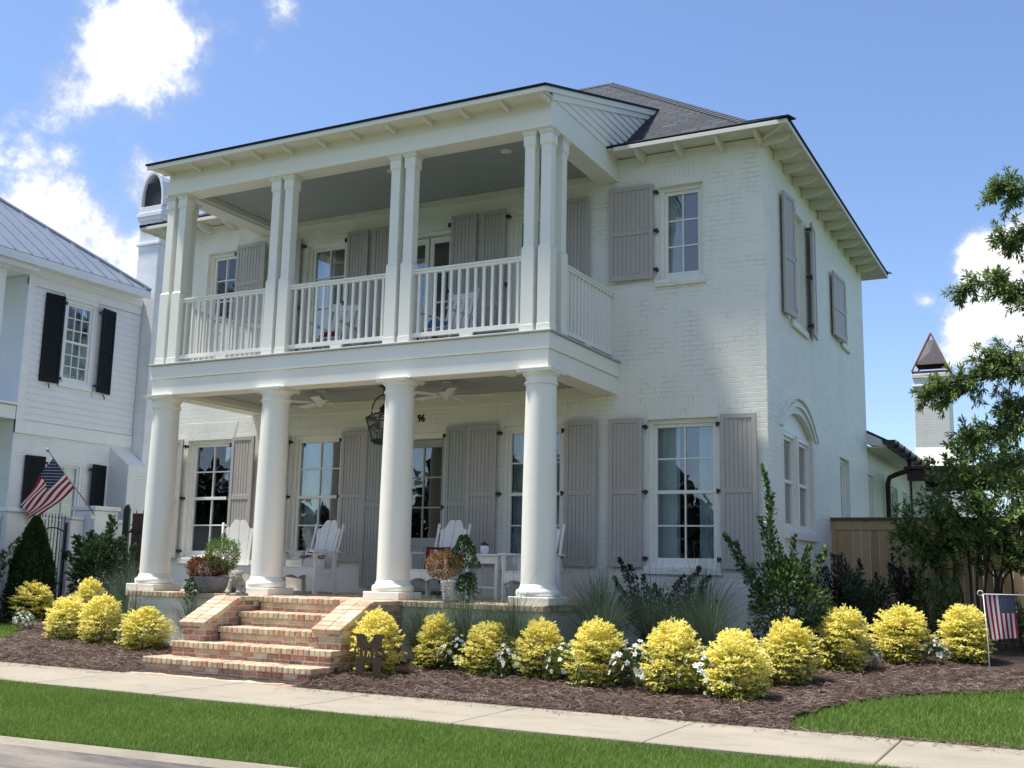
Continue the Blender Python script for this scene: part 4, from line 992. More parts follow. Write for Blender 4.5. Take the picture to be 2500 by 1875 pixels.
# rocking chairs on the balcony
def make_rocker(label, loc, rz):
    t = thing('rocking_chair', label, 'rocking chair', loc, rz, group='white rocking chairs on the balcony'); c = M['chair']
    mb = MB()
    for i in range(7): mb.box(-.26, .26, -.27+i*.075, -.27+i*.075+.065, .40-.008*i, .418-.008*i)
    mb.build('seat', c, t, bevel=.003)
    bk = lambda z: .22+(z-.38)*.28
    mb = MB()
    for i in range(5): x = -.16+.08*i; mb.prism([(x-.028, bk(.42), .42), (x+.028, bk(.42), .42), (x+.03, bk(.98), .98), (x-.03, bk(.98), .98)], (0, .016, 0))
    mb.prism([(-.235, bk(.98)-.004, .98), (.235, bk(.98)-.004, .98), (.235, bk(1.08), 1.08), (-.235, bk(1.08), 1.08)], (0, .024, 0)); mb.prism([(-.235, bk(.43)-.004, .43), (.235, bk(.43)-.004, .43), (.235, bk(.49), .49), (-.235, bk(.49), .49)], (0, .024, 0)); mb.build('backrest', c, t, bevel=.003)
    for sx in (-1, 1):
        mb = MB(); mb.tube([(sx*.25, bk(.06)+.02, .06), (sx*.25, bk(.4), .40), (sx*.25, bk(1.12), 1.12)], [.018, .022, .018], 8); mb.build('back_post', c, t, smooth=True)
        mb = MB(); mb.tube([(sx*.27, -.28, .05), (sx*.27, -.27, .66)], .02, 8); mb.build('leg', c, t, smooth=True)
        mb = MB(); mb.prism([(sx*.27-.04, -.33, .655), (sx*.27+.04, -.33, .655), (sx*.27+.03, .34, .64), (sx*.27-.03, .34, .64)], (0, 0, .022)); mb.build('armrest', c, t, bevel=.003)
        mb = MB(); pts = []
        for i in range(13):
            y = -.42+.98*i/12; z = .02+.10*((y-.02)/.5)**2; pts.append((sx*.26, y, z))
        mb.tube(pts, .018, 8); mb.build('rocker', c, t, smooth=True)
    return t
r1 = make_rocker('white slatted balcony rocking chair with a blue cushion, before the double door', (-4.45, -1.15, 4.386), R_(-8))
r2 = dup(r1, (-6.50, -1.2, 4.386), R_(10), label='white slatted balcony rocking chair with a dark red cushion, in the middle bay')
cushion('cushion', 'blue cushion with red corner lying on the right balcony rocking chair', .34, .26, .12, M['blue_cloth'], (-4.62, -1.20, 4.86), (R_(-35), R_(12), R_(-8)))
cushion('cushion', 'dark red patterned cushion lying on the left balcony rocking chair', .40, .24, .12, M['maroon'], (-6.52, -1.20, 4.88), (R_(-60), 0, R_(10)))

# pots
def blobplant(n, R, zc, rz, size, mat, name, parent, aspect=.5, shell=.55, seed=None, cx=0, cy=0):
    a = RNG.normal(0, 1, (n, 3)); a /= np.linalg.norm(a, axis=1)[:, None]; rr = (shell+(1-shell)*RNG.random(n)**.6)[:, None]*(1+.18*np.sin(a[:, :1]*7+1)*np.cos(a[:, 1:2]*6))
    C = a*rr*np.array([R, R, rz])+np.array([cx, cy, zc]); D = a+np.array([0, 0, .25])
    return leafcloud(name, C, D, RNG.uniform(.7, 1.2, n)*size, mat, parent, aspect)
t = thing('planter', 'grey woven bowl planter with red and green foliage between the left two columns', 'planter', (-7.60, -2.35, .914))
mb = MB(); mb.lathe([(.15, 0), (.20, .03), (.235, .10), (.25, .19), (.255, .235), (.24, .24), (.225, .21)], seg=36)
mb.build('bowl', M['pot_grey'], t, smooth=True)
blobplant(2400, .31, .36, .15, .045, M['redleaf'], 'red_foliage', t, cx=-.08); blobplant(3600, .25, .55, .25, .038, M['mdgreen'], 'green_foliage', t, .4, cx=.13, cy=.05)
def ivy(parent, x, y, z, n, spread, drop, name='ivy'):
    C = []; 
    for k in range(n):
        a = random.uniform(-2.8, -.4); L_ = random.uniform(.3, 1)*drop; m = int(L_/.025)
        for i in range(m):
            s = i/max(1, m); C.append((x+math.cos(a)*spread*(.4+.6*s**.5)+random.gauss(0, .02), y+math.sin(a)*spread*(.3+.5*s**.5)+random.gauss(0, .02), z-L_*s))
    C = np.array(C); D = RNG.normal(0, .6, C.shape)+[0, -.5, -.4]
    return leafcloud(name, C, D, RNG.uniform(.035, .065, len(C)), M['dkgreen'], parent, .9)
ivy(t, -.15, -.05, .24, 26, .24, .42)
t = thing('planter', 'silver studded pot with coppery foliage, evergreen cone and trailing ivy', 'planter', (-3.49, -2.40, .914))
mb = MB(); mb.lathe([(.10, 0), (.115, .02), (.135, .12), (.15, .26), (.155, .275), (.14, .28)], seg=32); mb.build('pot', M['pot_silver'], t, smooth=True)
mb = MB()
for j in range(7):
    z = .035+j*.035; r = .115+.035*z/.27
    for k in range(22):
        a = 2*math.pi*(k+.5*(j % 2))/22; mb.ball((r*math.cos(a), r*math.sin(a), z), .0125, 0, 6, 4)
mb.build('studs', M['pot_silver'], t, smooth=True)
blobplant(2600, .25, .47, .18, .032, M['brownleaf'], 'coppery_foliage', t, .5, cx=-.13)
n = 1500; u = RNG.random(n); a = RNG.uniform(0, 2*np.pi, n); r = .155*(1-u**1.8)*(1+.25*np.sin(a*3+u*9))+.02; C = np.stack([.12+r*np.cos(a), .05+r*np.sin(a), .42+.42*u], 1); D = np.stack([np.cos(a), np.sin(a), np.full(n, 1.1)], 1)
leafcloud('cone_foliage', C, D, .045, M['dkgreen'], t, .4)
ivy(t, .22, .03, .36, 50, .16, .34)
# seated dog statue
t = thing('dog_statue', 'grey concrete seated dog statue on the left cheek wall of the steps', 'statue', (-6.55, -2.98, .917), R_(18))
mb = MB(); mb.lathe([(.15, 0), (.155, .008), (.15, .03), (.13, .035)], seg=24); mb.build('base', M['stone'], t, smooth=True)
mb = MB()
mb.ball((0, .03, .13), (.105, .10, .12), seg=18, rings=12); mb.ball((0, -.02, .20), (.085, .075, .085), seg=16, rings=10); mb.ball((0, -.045, .275), (.078, .072, .068), seg=18, rings=12)
for s in (-1, 1):
    mb.ball((s*.085, -.01, .075), (.045, .075, .06), seg=14, rings=8); mb.tube([(s*.055, -.07, .20), (s*.06, -.095, .12), (s*.062, -.10, .05)], [.035, .03, .028], 10); mb.ball((s*.063, -.118, .045), (.03, .04, .02), seg=10, rings=6)
    mb.ball((s*.085, -.10, .048), (.032, .05, .022), seg=10, rings=6); mb.ball((s*.07, -.02, .31), (.022, .03, .028), seg=8, rings=6)
    mb.ball((s*.03, -.112, .245), (.032, .022, .026), seg=10, rings=6)
mb.ball((0, -.120, .268), (.018, .012, .012), seg=8, rings=6); mb.ball((0, -.10, .225), (.04, .02, .016), seg=10, rings=6)
o = mb.build('body', M['stone'], t, smooth=True)
rm = o.modifiers.new('r', 'REMESH'); rm.mode = 'VOXEL'; rm.voxel_size = .007; rm.use_smooth_shade = True
sm = o.modifiers.new('s', 'SMOOTH'); sm.factor = .5; sm.iterations = 3
mb = MB()
for s in (-1, 1): mb.ball((s*.032, -.107, .287), .009, seg=8, rings=6)
mb.build('eyes', M['ink'], t, smooth=True)

# ceiling fans
def make_fan(label, x, rz):
    t = thing('ceiling_fan', label, 'ceiling fan', (x, -1.2, 3.80), rz, group='white ceiling fans under the porch'); c = M['lampwhite']
    mb = MB(); mb.lathe([(.03, .225), (.07, .20), (.078, .195), (.078, .228)], seg=20); mb.lathe([(.012, .09), (.012, .21)], seg=10); mb.build('hanger', c, t, smooth=True)
    mb = MB(); mb.lathe([(.04, 0), (.06, .005), (.085, .03), (.13, .05), (.14, .06), (.10, .08), (.05, .10), (.028, .13)], seg=28); mb.lathe([(.035, -.03), (.045, -.015), (.045, .0)], seg=20); mb.build('motor', c, t, smooth=True)
    for i in range(5):
        a = 2*math.pi*i/5; m2 = Matrix.Rotation(a, 4, 'Z')
        mb = MB(); q = [(.16, -.055), (.62, -.072), (.66, -.05), (.66, .05), (.62, .072), (.16, .055)]
        vs = [m2 @ Vector((x_, y_, .018+y_*.12)) for x_, y_ in q]; mb.prism([tuple(v) for v in vs], (0, 0, .008)); mb.box(.07, .20, -.015, .015, .012, .020, 0, m2)
        mb.build('blade', c, t, bevel=.002)
    return t
f1 = make_fan('white five-blade ceiling fan under the porch left of the hanging lantern', -6.66, .2)
dup(f1, (-4.40, -1.2, 3.80), .35, label='white five-blade ceiling fan under the porch right of the hanging lantern')
# lantern
t = thing('lantern', 'black four-sided lantern hanging from the porch ceiling, half behind the third column', 'lantern', (-5.49, -1.2, 3.14)); t.scale = (.93, .93, .985); c = M['iron']
mb = MB(); mb.lathe([(.09, .895), (.085, .89), (.03, .87), (.02, .86)], seg=20); mb.tube([(0, 0, .87), (0, 0, .76)], .012); pts = []
for s in (-1, 1):
    P = [(s*.02*0, 0, .76)]+[(s*(.225*math.sin(a)), 0, .50+.26*math.cos(a)) for a in [.15+i*.2 for i in range(8)]]+[(s*.20, 0, .40)]; mb.tube(P, .011, 8)
mb.box(-.05, .05, -.012, .012, .748, .762); mb.build('yoke', c, t, smooth=False)
mb = MB(); h0, h1, z0, z1 = .115, .195, .06, .395
def ring_sq(h, z, th): mb.box(-h, h, -h, -h+th, z, z+th); mb.box(-h, h, h-th, h, z, z+th); mb.box(-h, -h+th, -h+th, h-th, z, z+th); mb.box(h-th, h, -h+th, h-th, z, z+th)
ring_sq(h1, z1-.012, .018); ring_sq(h0+.01, z0, .018); mb.box(-.13, .13, -.13, .13, .03, .06); mb.box(-.10, .10, -.10, .10, .0, .03)
for sx in (-1, 1):
    for sy in (-1, 1): mb.tube([(sx*h0, sy*h0, z0), (sx*h1, sy*h1, z1)], .010, 6); mb.tube([(sx*h1, sy*h1, z1), (sx*.085, sy*.085, .475)], .010, 6)
ring_sq(.09, .47, .014); mb.tube([(-.215, 0, z1), (-.16, 0, z1)], .006); mb.tube([(.215, 0, z1), (.16, 0, z1)], .006); mb.tube([(0, 0, .06), (0, 0, .25)], .014, 8)
mb.build('frame', c, t)
mb = MB(); mb.lathe([(.06, .485), (.055, .54), (.075, .545), (.05, .57), (.03, .585), (.012, .60), (.004, .63)], seg=12); mb.build('chimney_cap', c, t)
mb = MB()
for a in range(4):
    m2 = Matrix.Rotation(a*math.pi/2, 4, 'Z'); mb.add([tuple(m2 @ Vector(p)) for p in ((-h0, -h0, z0), (h0, -h0, z0), (h1, -h1, z1), (-h1, -h1, z1))], [(0, 1, 2, 3)]); mb.add([tuple(m2 @ Vector(p)) for p in ((-h1, -h1, z1), (h1, -h1, z1), (.085, -.085, .475), (-.085, -.085, .475))], [(0, 1, 2, 3)])
mb.build('glass_panel', M['glass_dark'], t)

# letter sign in the bed
def sign():
    t = thing('letter_sign', 'rusty metal letter M sign cut with the word STATE, right of the steps', 'sign', (-3.675, -3.95, .02), R_(4)); t.scale = (1.14, 1, 1.12)
    H = .50; mb = MB()
    # flat plate pierced by letters: fine cells, the pierced ones left out
    P = [(-.225, 0), (.225, 0), (.225, .10), (.15, .10), (.15, .20), (.145, .25), (.175, .265), (.175, .365), (.145, .375), (.145, .42), (.165, H), (.065, H), (.04, .45), (.0, .40), (-.04, .45), (-.065, H), (-.165, H), (-.145, .42), (-.145, .375), (-.175, .365), (-.175, .265), (-.145, .25), (-.15, .20), (-.15, .10), (-.225, .10)]
    strokes = []
    def letter(chx, cx, cz, w, h):
        x0, x1, z0, z1, zm = cx-w/2, cx+w/2, cz-h/2, cz+h/2, cz
        S = {'S': [(x1, z1, x0, z1), (x0, z1, x0, zm), (x0, zm, x1, zm), (x1, zm, x1, z0), (x1, z0, x0, z0)], 'T': [(x0, z1, x1, z1), (cx, z1, cx, z0)], 'A': [(x0, z0, cx, z1), (cx, z1, x1, z0), (x0+w*.25, zm-.01, x1-w*.25, zm-.01)],
             'E': [(x0, z0, x0, z1), (x0, z1, x1, z1), (x0, zm, x1*.9+x0*.1, zm), (x0, z0, x1, z0)], 'H': [(x0, z0, x0, z1), (x1, z0, x1, z1), (x0, zm, x1, zm)]}[chx]
        strokes.extend(S)
    for i, chx in enumerate('STATE'): letter(chx, -.128+i*.064, .315-abs(i-2)*.004, .034, .075-.004*abs(2-i)*0)
    n1 = len(strokes)
    for i, chx in enumerate('THE'): letter(chx, -.165+i*.032, .062, .018, .032)
    cs_ = .0035; nx_, nz_ = int(.48/cs_), int(H/cs_); GX, GZ = np.meshgrid(-.24+cs_*(np.arange(nx_)+.5), cs_*(np.arange(nz_)+.5), indexing='ij')
    keep = inpoly(GX, GZ, P) & ~inpoly(GX, GZ, [(-.05, .115), (.05, .115), (.05, .235), (0, .185), (-.05, .235)])
    for k_, (xa, za, xb, zb) in enumerate(strokes):
        th = .0088 if k_ < n1 else .0042; dx, dz = xb-xa, zb-za; ll = dx*dx+dz*dz; tt = np.clip(((GX-xa)*dx+(GZ-za)*dz)/ll, 0, 1); keep &= ((GX-xa-tt*dx)**2+(GZ-za-tt*dz)**2) > th*th
    vs = np.stack(np.meshgrid(-.24+cs_*np.arange(nx_+1), [0.0], cs_*np.arange(nz_+1), indexing='ij'), -1).reshape(-1, 3); I, J = np.nonzero(keep); st_ = nz_+1
    plate = npmesh('plate', vs, np.stack([I*st_+J, (I+1)*st_+J, (I+1)*st_+J+1, I*st_+J+1], 1), M['rust'], t); so_ = plate.modifiers.new('s', 'SOLIDIFY'); so_.thickness = .006
    mb = MB()
    for x in (-.2, .2): mb.box(x-.01, x+.01, .004, .008, -.12, .05)
    mb.build('stake', M['rust'], t)
sign()

# flags
def flagcloth(name, corners, parent, fold=.04, nf=3, n=36, uvrot=False, sag=.05):
    # corners: hoist-top, hoist-bottom, fly-bottom, fly-top
    A, B, C_, D = [Vector(c) for c in corners]; nrm = (B-A).cross(D-A).normalized(); vs = []; uvs = []
    for i in range(n+1):
        for j in range(n+1):
            u, v = i/n, j/n; p = A.lerp(D, u).lerp(B.lerp(C_, u), v)
            p = p+nrm*fold*math.sin(nf*math.pi*(v*.8+u*.5))*min(1, u*2.2)+Vector((0, 0, -sag*math.sin(math.pi*u)*(v)))
            vs.append(tuple(p)); uvs.append((u, 1-v))
    mb = MB(); fs = [(i*(n+1)+j, (i+1)*(n+1)+j, (i+1)*(n+1)+j+1, i*(n+1)+j+1) for i in range(n) for j in range(n)]
    mb.add(vs, fs, 0, [[uvs[k] for k in f] for f in fs]); return mb.build(name, M['flag'], parent, smooth=True)
t = thing('wall_flag', 'large American flag on an angled pole fixed to the white courtyard pier', 'flag', (-13.92, 1.05, 2.25))
mb = MB(); mb.tube([(0, 0, 0), (0, -1.24, 1.15)], .014, 8); mb.ball((0, -1.26, 1.17), (.035, .035, .04)); mb.build('pole', M['galv'], t, smooth=True)
mb = MB(); mb.box(-.08, -.02, -.05, .05, -.10, .06); mb.tube([(-.03, .04, -.04), (0, -.03, .03)], .022, 8); mb.build('bracket', M['white_metal'], t)
flagcloth('flag_cloth', [(0, -1.12, 1.03), (0, -.55, .50), (-.02, -1.46, -.22), (.0, -1.74, .12)], t, .05, 4)
t = thing('garden_flag', 'small American garden flag on a thin white stake in the mulch', 'flag', (2.70, -.93, .245), R_(4))
mb = MB(); mb.tube([(0, 0, -.2), (-.01, 0, .45), (-.035, 0, .93)], .0065, 6); P = [(-.035+.012*0-.028+.030*math.cos(a), 0, .945+.030*math.sin(a)) for a in [i*.6 for i in range(11)]]; mb.tube(P, .0055, 6); mb.tube([(-.035, 0, .935), (.40, 0, .935)], .0055, 6); mb.build('stake', M['white_metal'], t, smooth=True)
# cloth: stripes run down, canton at the top right
mb = MB(); n = 30; vs = []; uv = []
for i in range(n+1):
    for j in range(n+1):
        a, b = i/n, j/n; x = -.03+.325*a+.045*b**1.3*(1-a*.7); z = .93-.50*b+.03*a*b; vs.append((x, .02*math.sin(a*7+b*2)*b, z)); uv.append((b, a))
fs = [(i*(n+1)+j, i*(n+1)+j+1, (i+1)*(n+1)+j+1, (i+1)*(n+1)+j) for i in range(n) for j in range(n)]
mb.add(vs, fs, 0, [[uv[k] for k in f] for f in fs]); mb.build('flag_cloth', M['flag'], t, smooth=True)

# ================================================================== board fence at the right
t = thing('board_fence', 'brown vertical board privacy fence with a dark cap rail beside the house', 'fence', (0.0, 4.1, .3))
def fp(mb, name, m, **k):
    o = mb.build(name, M[m], t, **k); return o
mb = MB(); x = .06
while x < 9: w = .135+random.uniform(-.004, .004); mb.box(x, x+w, 0+random.uniform(0, .004), .022, -.2, 1.80); x += w+.006
fp(mb, 'boards', 'fence')
mb = MB(); mb.box(.0, 9, -.022, -.004, 1.80, 1.955); fp(mb, 'top_rail', 'fence', bevel=.003)
mb = MB(); mb.box(-.03, 9, -.07, .09, 1.958, 2.0); fp(mb, 'cap', 'fencecap', bevel=.004)
for x in (.03, 1.70, 4.1, 6.5): mb = MB(); mb.box(x-.05 if x > .1 else 0.005, x+.05, -.06 if x > .1 else -.03, -.025 if x > .1 else -.024, -.2, 1.79 if x > .1 else 1.955); fp(mb, 'post', 'fence' if x < .1 else 'fencecap')

# ================================================================== neighbour house
nb = thing('neighbour_house', 'white lap-sided house with grey standing-seam metal roof and black shutters, left of the main house', 'house', (0, 0, 0))
NX = -16.0; NY0, NY1 = .62, 3.78
mb = MB()
lo = [(1.60, 2.46, .9, 3.44)]; 
wall_face(mb, lambda u, d_, z: (NX-d_, u, z), NY0-.02, 9, 0, 3.94, lo); mb.poly([(NX, NY0-.02, 0), (NX-5, NY0-.02, 0), (NX-5, NY0-.02, 3.94), (NX, NY0-.02, 3.94)])
mb.poly([(NX-.2, 1.2, .6), (NX-.2, 2.8, .6), (NX-.2, 2.8, 3.6), (NX-.2, 1.2, 3.6)], 1)  # backing sheet with the room's shade painted in
mb.build('brick_wall', [M['brick_cool'], M['dark']], nb)
mb = MB(); wall_face(mb, lambda u, d_, z: (NX-.005-d_, u, z), NY0-.02, 9, 3.94, 7.6, [(1.62, 2.44, 5.18, 7.03)])
mb.poly([(NX-.21, 1.2, 5), (NX-.21, 2.8, 5), (NX-.21, 2.8, 7.2), (NX-.21, 1.2, 7.2)], 1); mb.poly([(NX-.01, NY0, 3.94), (NX-5, NY0, 3.94), (NX-5, NY0, 7.6), (NX-.01, NY0, 7.6)])
mb.build('upper_wall', [M['siding_cool'], M['dark']], nb)
mb = MB(); z = 4.24
while z < 7.14:
    z2 = z+.145
    for ya, yb in ((NY0+.16, 1.52), (2.54, NY1)) if z2 > 5.05 and z < 7.14 else ((NY0+.16, NY1),):
        mb.add([(NX+.026, ya, z), (NX+.026, yb, z), (NX+.006, yb, z2), (NX+.006, ya, z2), (NX, ya, z), (NX, yb, z)], [(0, 1, 2, 3), (4, 5, 1, 0)])
    z = z2
mb.build('lap_siding', M['siding_cool'], nb)
mb = MB(); mb.box(NX-.02, NX+.035, NY0-.02, NY0+.16, 3.94, 7.3); mb.box(NX-.02, NX+.04, NY0-.02, NY1, 3.94, 4.22); mb.box(NX-.02, NX+.03, NY0-.02, NY1, 7.14, 7.34); mb.box(NX-.02, NX+.06, -6, NY1, 7.34, 7.52); mb.box(NX, NX+.034, 1.55, 2.5, 7.05, 7.136)
mb.build('trim_board', M['trim_cool'], nb, bevel=.004)
def place_side(o, y): o.location = (NX, y, 0); o.rotation_euler = (0, 0, R_(90))
w = make_window('window', .41, 5.18, 7.03, 3, (3, 3), True, (), parent=nb, frame_mat='trim_cool', y=.06, sillmat='trim_cool'); place_side(w, 2.03)
w = make_window('window', .43, .9, 3.44, 2, (3, 3), True, (), parent=nb, frame_mat='trim_cool', y=.08, sillmat='trim_cool'); place_side(w, 2.03)
# pale shades behind the glass
mb = MB(); mb.poly([(NX-.17, 1.6, 5.2), (NX-.17, 2.46, 5.2), (NX-.17, 2.46, 7.0), (NX-.17, 1.6, 7.0)]); mb.poly([(NX-.17, 1.6, .9), (NX-.17, 2.46, .9), (NX-.17, 2.46, 3.4), (NX-.17, 1.6, 3.4)]); M['shade'] = plain('window_blind', (.26, .30, .29), .8, .06, 4); mb.build('window_blind', M['shade'], nb)
def nsh(y, w_, z0, z1, sg, ang): 
    s = make_shutter(w_, z0, z1, (z0+z1)/2, 'navy', sg, parent=nb, n=6, hinges=2, off=.05); place_side(s, y); s.rotation_euler = (0, 0, R_(90+ang))
    mb = MB(); mb.tube([(-sg*0, -.06, z0-.02), (-sg*0, -.11, z0-.10)], .012, 6); mb.ball((0, -.11, z0-.12), .018, seg=8, rings=6); mb.build('holdback', M['iron'], s)
nsh(1.30, .46, 5.11, 7.06, 1, -7); nsh(2.78, .46, 5.09, 7.04, -1, 12); nsh(1.16, .46, .9, 3.5, 1, -7); nsh(2.86, .46, .9, 3.46, -1, 12)
# roof: hip with standing seams
ex, ez, sl_ = NX+.45, 7.62, .75; yb = 3.62
mb = MB(); top_k = 6.0
P = [(ex, -8, ez), (ex, yb, ez), (ex-top_k, yb-top_k, ez+sl_*top_k), (ex-top_k, -8, ez+sl_*top_k)]
mb.prism(P, (0, 0, .03)); mb.prism([(ex, yb, ez), (ex-2*top_k, yb, ez), (ex-top_k, yb-top_k, ez+sl_*top_k)], (0, 0, .03))
mb.build('metal_roof', M['metalroof'], nb)
mb = MB(); y = yb-.15
while y > -8:
    k2 = min(top_k, yb-y); mb.prism([(ex+.005, y, ez+.03), (ex-k2, y, ez+.03+sl_*k2), (ex-k2, y+.022, ez+.03+sl_*k2), (ex+.005, y+.022, ez+.03)], (0, 0, .035)); y -= .40
a, b = Vector((ex, yb, ez+.05)), Vector((ex-top_k, yb-top_k, ez+.05+sl_*top_k)); mb.tube([a, b], .05, 6)
mb.build('roof_seam', M['metalroof'], nb)
mb = MB(); mb.box(NX, ex-.01, -8, yb-.02, 7.50, 7.615); mb.box(ex-.03, ex+.01, -8, yb, 7.46, 7.63); mb.build('eave', M['trim_cool'], nb, bevel=.004)
# chimney stack
mb = MB(); mb.box(-16.0, -15.38, 3.20, 6.0, 0, 3.47); mb.prism([(-16.0, 3.20, 3.47), (-15.38, 3.20, 3.47), (-16.0, 3.20, 3.90)], (0, .56, 0))
mb.box(-16.28, -15.60, 3.80, 4.95, 0, 8.88); mb.box(-16.32, -15.56, 3.76, 4.99, 8.88, 8.95); mb.box(-16.28, -15.60, 3.80, 4.95, 8.95, 9.50); mb.box(-16.33, -15.56, 3.76, 4.99, 9.50, 9.60); mb.box(-16.36, -15.53, 3.73, 5.02, 9.60, 9.70); mb.box(-16.33, -15.56, 3.76, 4.99, 9.70, 9.86)
n = 14; cx = (-16.33-15.56)/2
def arch2(h, z0, z1): return [(cx+h*math.cos(math.pi*i/n), z0+(z1-z0)*math.sin(math.pi*i/n)**.85) for i in range(n+1)]
ou, inn = arch2(.40, 9.86, 10.78), arch2(.325, 9.87, 10.69)
for i in range(n):
    (xa, za), (xb, zb), (xc, zc), (xd, zd) = ou[i], ou[i+1], inn[i+1], inn[i]
    mb.add([(xa, 3.78, za), (xb, 3.78, zb), (xc, 3.78, zc), (xd, 3.78, zd), (xa, 4.97, za), (xb, 4.97, zb), (xc, 4.97, zc), (xd, 4.97, zd)], [(0, 1, 2, 3), (0, 4, 5, 1), (3, 2, 6, 7), (4, 7, 6, 5)])
mb.box(-15.95-.29, -15.95+.29, 3.86, 4.9, 9.865, 10.5, 1)  # dark block in the arch mouth, painted stand-in for its inner shade
mb.build('chimney', [M['brick_cool'], M['dark']], nb, bevel=.008)
# front gallery seen at the picture's left edge
mb = MB(); mb.box(NX-3, NX+.02, -3, NY0-.03, 4.22, 4.50); mb.box(NX-3, NX+.10, -3, NY0-.03, 4.51, 4.56); mb.box(NX-.22, NX-.02, -.12, .08, 4.56, 7.34); mb.box(NX-.22, NX-.02, -3.0, -2.8, 4.56, 7.34); mb.box(NX-.05, NX+.01, -2.8, -.12, 5.50, 5.56)
y = -2.7
while y < -.15: mb.box(NX-.035, NX-.01, y, y+.025, 4.62, 5.50); y += .12
mb.box(NX-.3, NX, -3, .0, 0, 4.2); mb.build('gallery', M['trim_cool'], nb, bevel=.004)
mb = MB(); mb.box(NX-3, NX+.35, -3.1, NY0-.03, 7.36, 7.48); mb.build('gallery_soffit', M['trim_cool'], nb)

# courtyard wall, gates
cw = thing('courtyard_wall', 'low white painted brick courtyard wall with capped piers in front of the neighbour house', 'wall', (-14.2, 0, 0))
def cwp(mb, name, m, **k): return mb.build(name, M[m], cw, **k)
mb = MB(); mb.box(-.25, 0, .72, 1.05, 0, 2.13); mb.box(-.25, 0, -.42, .06, 0, 2.09); mb.box(-.25, 0, -5, -.87, 0, 2.09); mb.box(-.25, -.02, 1.7, 2.35, 0, 2.10); cwp(mb, 'wall', 'brick_cool', bevel=.008)
mb = MB(); mb.box(-.32, .28, 1.06, 1.66, 0, 2.33); cwp(mb, 'pier', 'brick_cool', bevel=.008); mb = MB(); mb.box(-.32, .15, -.86, -.43, 0, 2.20); cwp(mb, 'pier', 'brick_cool', bevel=.008)
mb = MB(); mb.box(-.36, .32, 1.02, 1.70, 2.332, 2.42); mb.box(-.36, .19, -.90, -.39, 2.202, 2.28); mb.box(-.29, .04, .71, 1.018, 2.132, 2.19); mb.box(-.29, .04, -.388, .10, 2.092, 2.15); mb.box(-.29, .02, 1.702, 2.38, 2.102, 2.18); mb.box(-.29, .04, -5, -.902, 2.092, 2.15); cwp(mb, 'cap', 'brick_cool', bevel=.01)
ig = thing('iron_gate', 'black wrought iron garden gate with spiked bars between white piers', 'gate', (-14.3, .06, .35))
mb = MB(); mb.box(-.015, .015, 0, .66, .12, .15); mb.box(-.015, .015, 0, .66, 1.0-.5, 1.03-.5)
P = [(0, .03+.6*i/10, 1.52+.09*math.sin(math.pi*i/10)) for i in range(11)]; mb.tube(P, .014, 6)
mb.box(-.02, .02, 0, .03, -.2, 1.62); mb.box(-.02, .02, .63, .66, -.2, 1.72); mb.build('gate_frame', M['iron'], ig)
mb = MB()
for i in range(8):
    y = .06+.077*i; mb.tube([(0, y, -.05), (0, y, 1.80)], .009, 6); mb.tube([(0, y, 1.80), (0, y, 1.90)], [.017, .001], 6)
mb.build('bars', M['iron'], ig)
wg = thing('wooden_gate', 'dark brown stained wooden side gate hung on a black iron post', 'gate', (-13.55, 1.55, .3), R_(-60))
mb = MB(); 
for i in range(9): mb.box(-.02, .02, .12+i*.14, .12+i*.14+.134, 0, 2.0)
mb.build('boards', M['darkwood'], wg, bevel=.004)
mb = MB(); mb.box(.02, .04, .1, 1.4, .25, .33); mb.box(.02, .04, .1, 1.4, 1.6, 1.68)
for i in range(9): mb.tube([(0, .19+i*.14, 2.0), (0, .19+i*.14, 2.09)], [.012, .001], 6)
mb.build('strap', M['iron'], wg)
mb = MB(); mb.box(-.05, .05, -.06, .06, -.3, 2.1); mb.ball((0, 0, 2.13), .05); mb.tube([(0, .05, 1.62), (0, .14, 1.62)], .02); mb.tube([(0, .05, .3), (0, .14, .3)], .02); mb.build('post', M['iron'], wg)
# ================================================================== ground, street, pavement
xs = np.concatenate([[-600, -300, -120, -60], np.arange(-30, 30.1, 1.5), [60, 120, 300, 600]]); ys = np.concatenate([[-600, -300, -120, -60, -40, -30, -22], [-16.2, -15.9], [-8.9, -8.62, -8.42], np.arange(-8, 24, 1.0), [40, 80, 200, 600]])
V = []; 
for y in ys:
    for x in xs:
        z = ground_z(x, y)-.035
        if -16.0 < y < -8.45: z = -.35
        if -8.6 < y < -7.5 and x > -6: z = ground_z(x, y)-.12
        elif y <= -16: z = -.08
        V.append((x, y, z))
nx = len(xs); F = [(j*nx+i, j*nx+i+1, (j+1)*nx+i+1, (j+1)*nx+i) for j in range(len(ys)-1) for i in range(nx-1)]
struct(npmesh('ground', V, F, M['turf']))
mb = MB(); mb.poly([(-300, -15.9, -.185), (300, -15.9, -.185), (300, -12.3, -.06), (-300, -12.3, -.06)]); XR = [-300, -24, -15, -6, 2.5, 20, 300]
for a_, b_ in zip(XR[:-1], XR[1:]): mb.poly([(a_, -12.3, -.06), (b_, -12.3, -.06), (b_, -9.44, -.135), (a_, -9.44, -.135)])
struct(mb.build('road', M['asphalt']))
mb = MB(); x = -60.0
pr = [(-8.42, -.30), (-8.42, -.052), (-8.44, -.045), (-8.52, -.045), (-8.56, -.052), (-8.60, -.070), (-8.64, -.088), (-8.68, -.098), (-9.45, -.13), (-9.45, -.3)]
while x < 60:
    mb.add([(x+.001, y, z) for y, z in pr]+[(x+1.999, y, z) for y, z in pr], [(i, i+1, len(pr)+i+1, len(pr)+i) for i in range(len(pr)-1)], 0)
    for q in (5, 6, 7): mb.mi[-(len(pr)-1)+q] = 1
    x += 2.0
struct(mb.build('curb', [M['curb'], M['pan']]))
mb = MB(); x = .44-1.80*34
